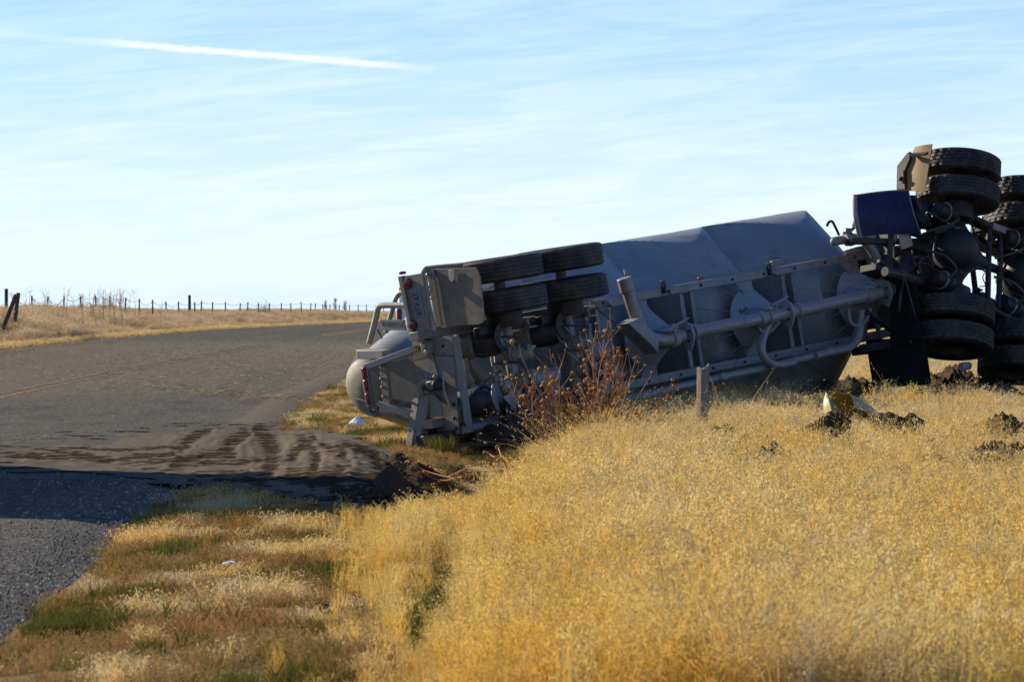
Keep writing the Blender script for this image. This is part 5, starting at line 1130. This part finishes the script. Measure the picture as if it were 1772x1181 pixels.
p = W3(455, 540, 320); twiggy('bare_shrub', (p.x, p.y, gz(p.x, p.y)), 1.5, .5, 34, M['twig'], 'bare pale shrub sticking up behind the fence weeds', 'shrub', .035, 3)
for k, (px, ytop, lab) in enumerate(((563, 521, 'leftmost and thinnest of the three distant poplars'), (580, 516, 'tallest middle one of the three distant poplars'), (597, 523, 'rightmost of the three distant poplars'))):
    Y = 700; X = (px-CX)/FP*Y; g = gz(X, Y); h = CH-(ytop-HY)*Y/FP-g; twiggy('poplar_tree', (X, Y, g), h, .42, 90, M['poplar'], lab, 'tree', .07, 30+k, 'distant poplars', True)
# tall thin weed stalks against the sky
b = MB(); q = random.Random(8)
for i in range(110):
    px = q.choice((q.gauss(180, 25), q.gauss(100, 40), q.gauss(200, 20), q.uniform(60, 660))); Y = q.uniform(170, 240); X = (px-CX)/FP*Y
    if X > xleft(Y)-.8: continue
    g = gz(X, Y); h = q.uniform(1.1, 1.75)*(1.0 if px < 260 else .7); u = Vector((q.gauss(0, .12), 0, 1)); p = Vector((X, Y, g)); b.tube([p, p+u*h*.6, p+u*h+Vector((q.gauss(0, .1), 0, 0))], [.012, .009, .005], 3)
    for m in range(9):
        k = p+u*h*q.uniform(.4, .95); b.tube([k, k+Vector((q.gauss(0, .12), q.gauss(0, .1), q.uniform(.08, .25)))], [.006, .003], 3)
tag(b.build('tall_weed_stalks', M['palestalk'], None, 0), kind='stuff')

# ------------------------------------------------------------------ vehicles on the road
def road_wheel(par, x, y, z, r, w):
    b = MB(); b.lathe([(r*.6, -w/2), (r*.95, -w/2), (r, -w*.35), (r, w*.35), (r*.95, w/2), (r*.6, w/2)], (x, y, z), (1, 0, 0), 28); t = b.build('wheel', M['blackr'], par); MB().lathe([(r*.6, -w*.4), (r*.5, -w*.2), (r*.2, 0), (r*.5, w*.2), (r*.6, w*.4)], (x, y, z), (1, 0, 0), 20).build('rim', M['castm'], t)
Yv = 150.; Xv = W3(686, 545, Yv).x; zv = float(zroad(Yv))
van = tag(empty('pickup_truck', Matrix.Translation((Xv+.95, Yv, zv))), 'white pickup with amber beacon parked on the far road, mostly hidden by the bumper', 'pickup truck')
b = MB(); b.prism([(-.95, 0, .45), (-.95, 0, 1.12), (-.95, 1.7, 1.15), (-.95, 1.9, 1.72), (-.95, 3.2, 1.72), (-.95, 3.8, 1.15), (-.95, 5.2, 1.0), (-.95, 5.3, .45)], (1.9, 0, 0)); b.build('body', M['white'], van, 35, .06)
for s in (-1, 1): MB().box((s*.87, -.02, .93), (.14, .06, .36)).build('tail_lamp', M['red'], van, 35, .02)
MB().box((0, -.06, .52), (1.8, .16, .16)).build('bumper', M['castm'], van, 35, .03)
MB().box((0, 1.78, 1.42), (1.6, .02, .38)).build('rear_window', M['glass'], van)
for s in (-1, 1): MB().box((s*.88, 1.9, 1.62), (.10, .1, .16)).build('beacon', M['amber'], van, 35, .03)
for s in (-1, 1):
    for y in (1.0, 4.2): road_wheel(van, s*.84, y, .38, .38, .24)
# a box truck standing on the road left of the picture: its shadow falls across the foreground
bt = tag(empty('box_truck', Matrix.Translation((-8.9, 44.4, 0))), 'white box truck parked on the road left of the picture, casting the foreground shadow', 'truck')
MB().box((0, 4.1, 2.35), (2.5, 8.2, 2.7)).build('cargo_box', M['white'], bt, 35, .04)
b = MB(); b.prism([(-1.15, 8.4, .6), (-1.15, 8.4, 2.9), (-1.15, 9.6, 2.9), (-1.15, 10.3, 1.8), (-1.15, 11.4, 1.6), (-1.15, 11.5, .6)], (2.3, 0, 0)); b.build('cab', M['white'], bt, 35, .08)
MB().box((0, 4.6, .8), (.9, 9.4, .28)).build('chassis', M['black'], bt)
for s in (-1, 1):
    MB().prism([(s*1.16, 8.7, 1.9), (s*1.16, 8.7, 2.7), (s*1.16, 9.5, 2.7), (s*1.16, 10.0, 1.9)], (s*.012, 0, 0)).build('side_window', M['glass'], bt)
    for y in (2.0, 10.2): road_wheel(bt, s*1.02, y, .5, .5, .28)
    MB().box((s*1.1, -.04, 1.1), (.14, .05, .24)).build('tail_lamp', M['red'], bt, 35, .01)
MB().box((0, -.012, 2.35), (2.3, .02, 2.5)).build('rear_door', M['frame'], bt, 35, .01)
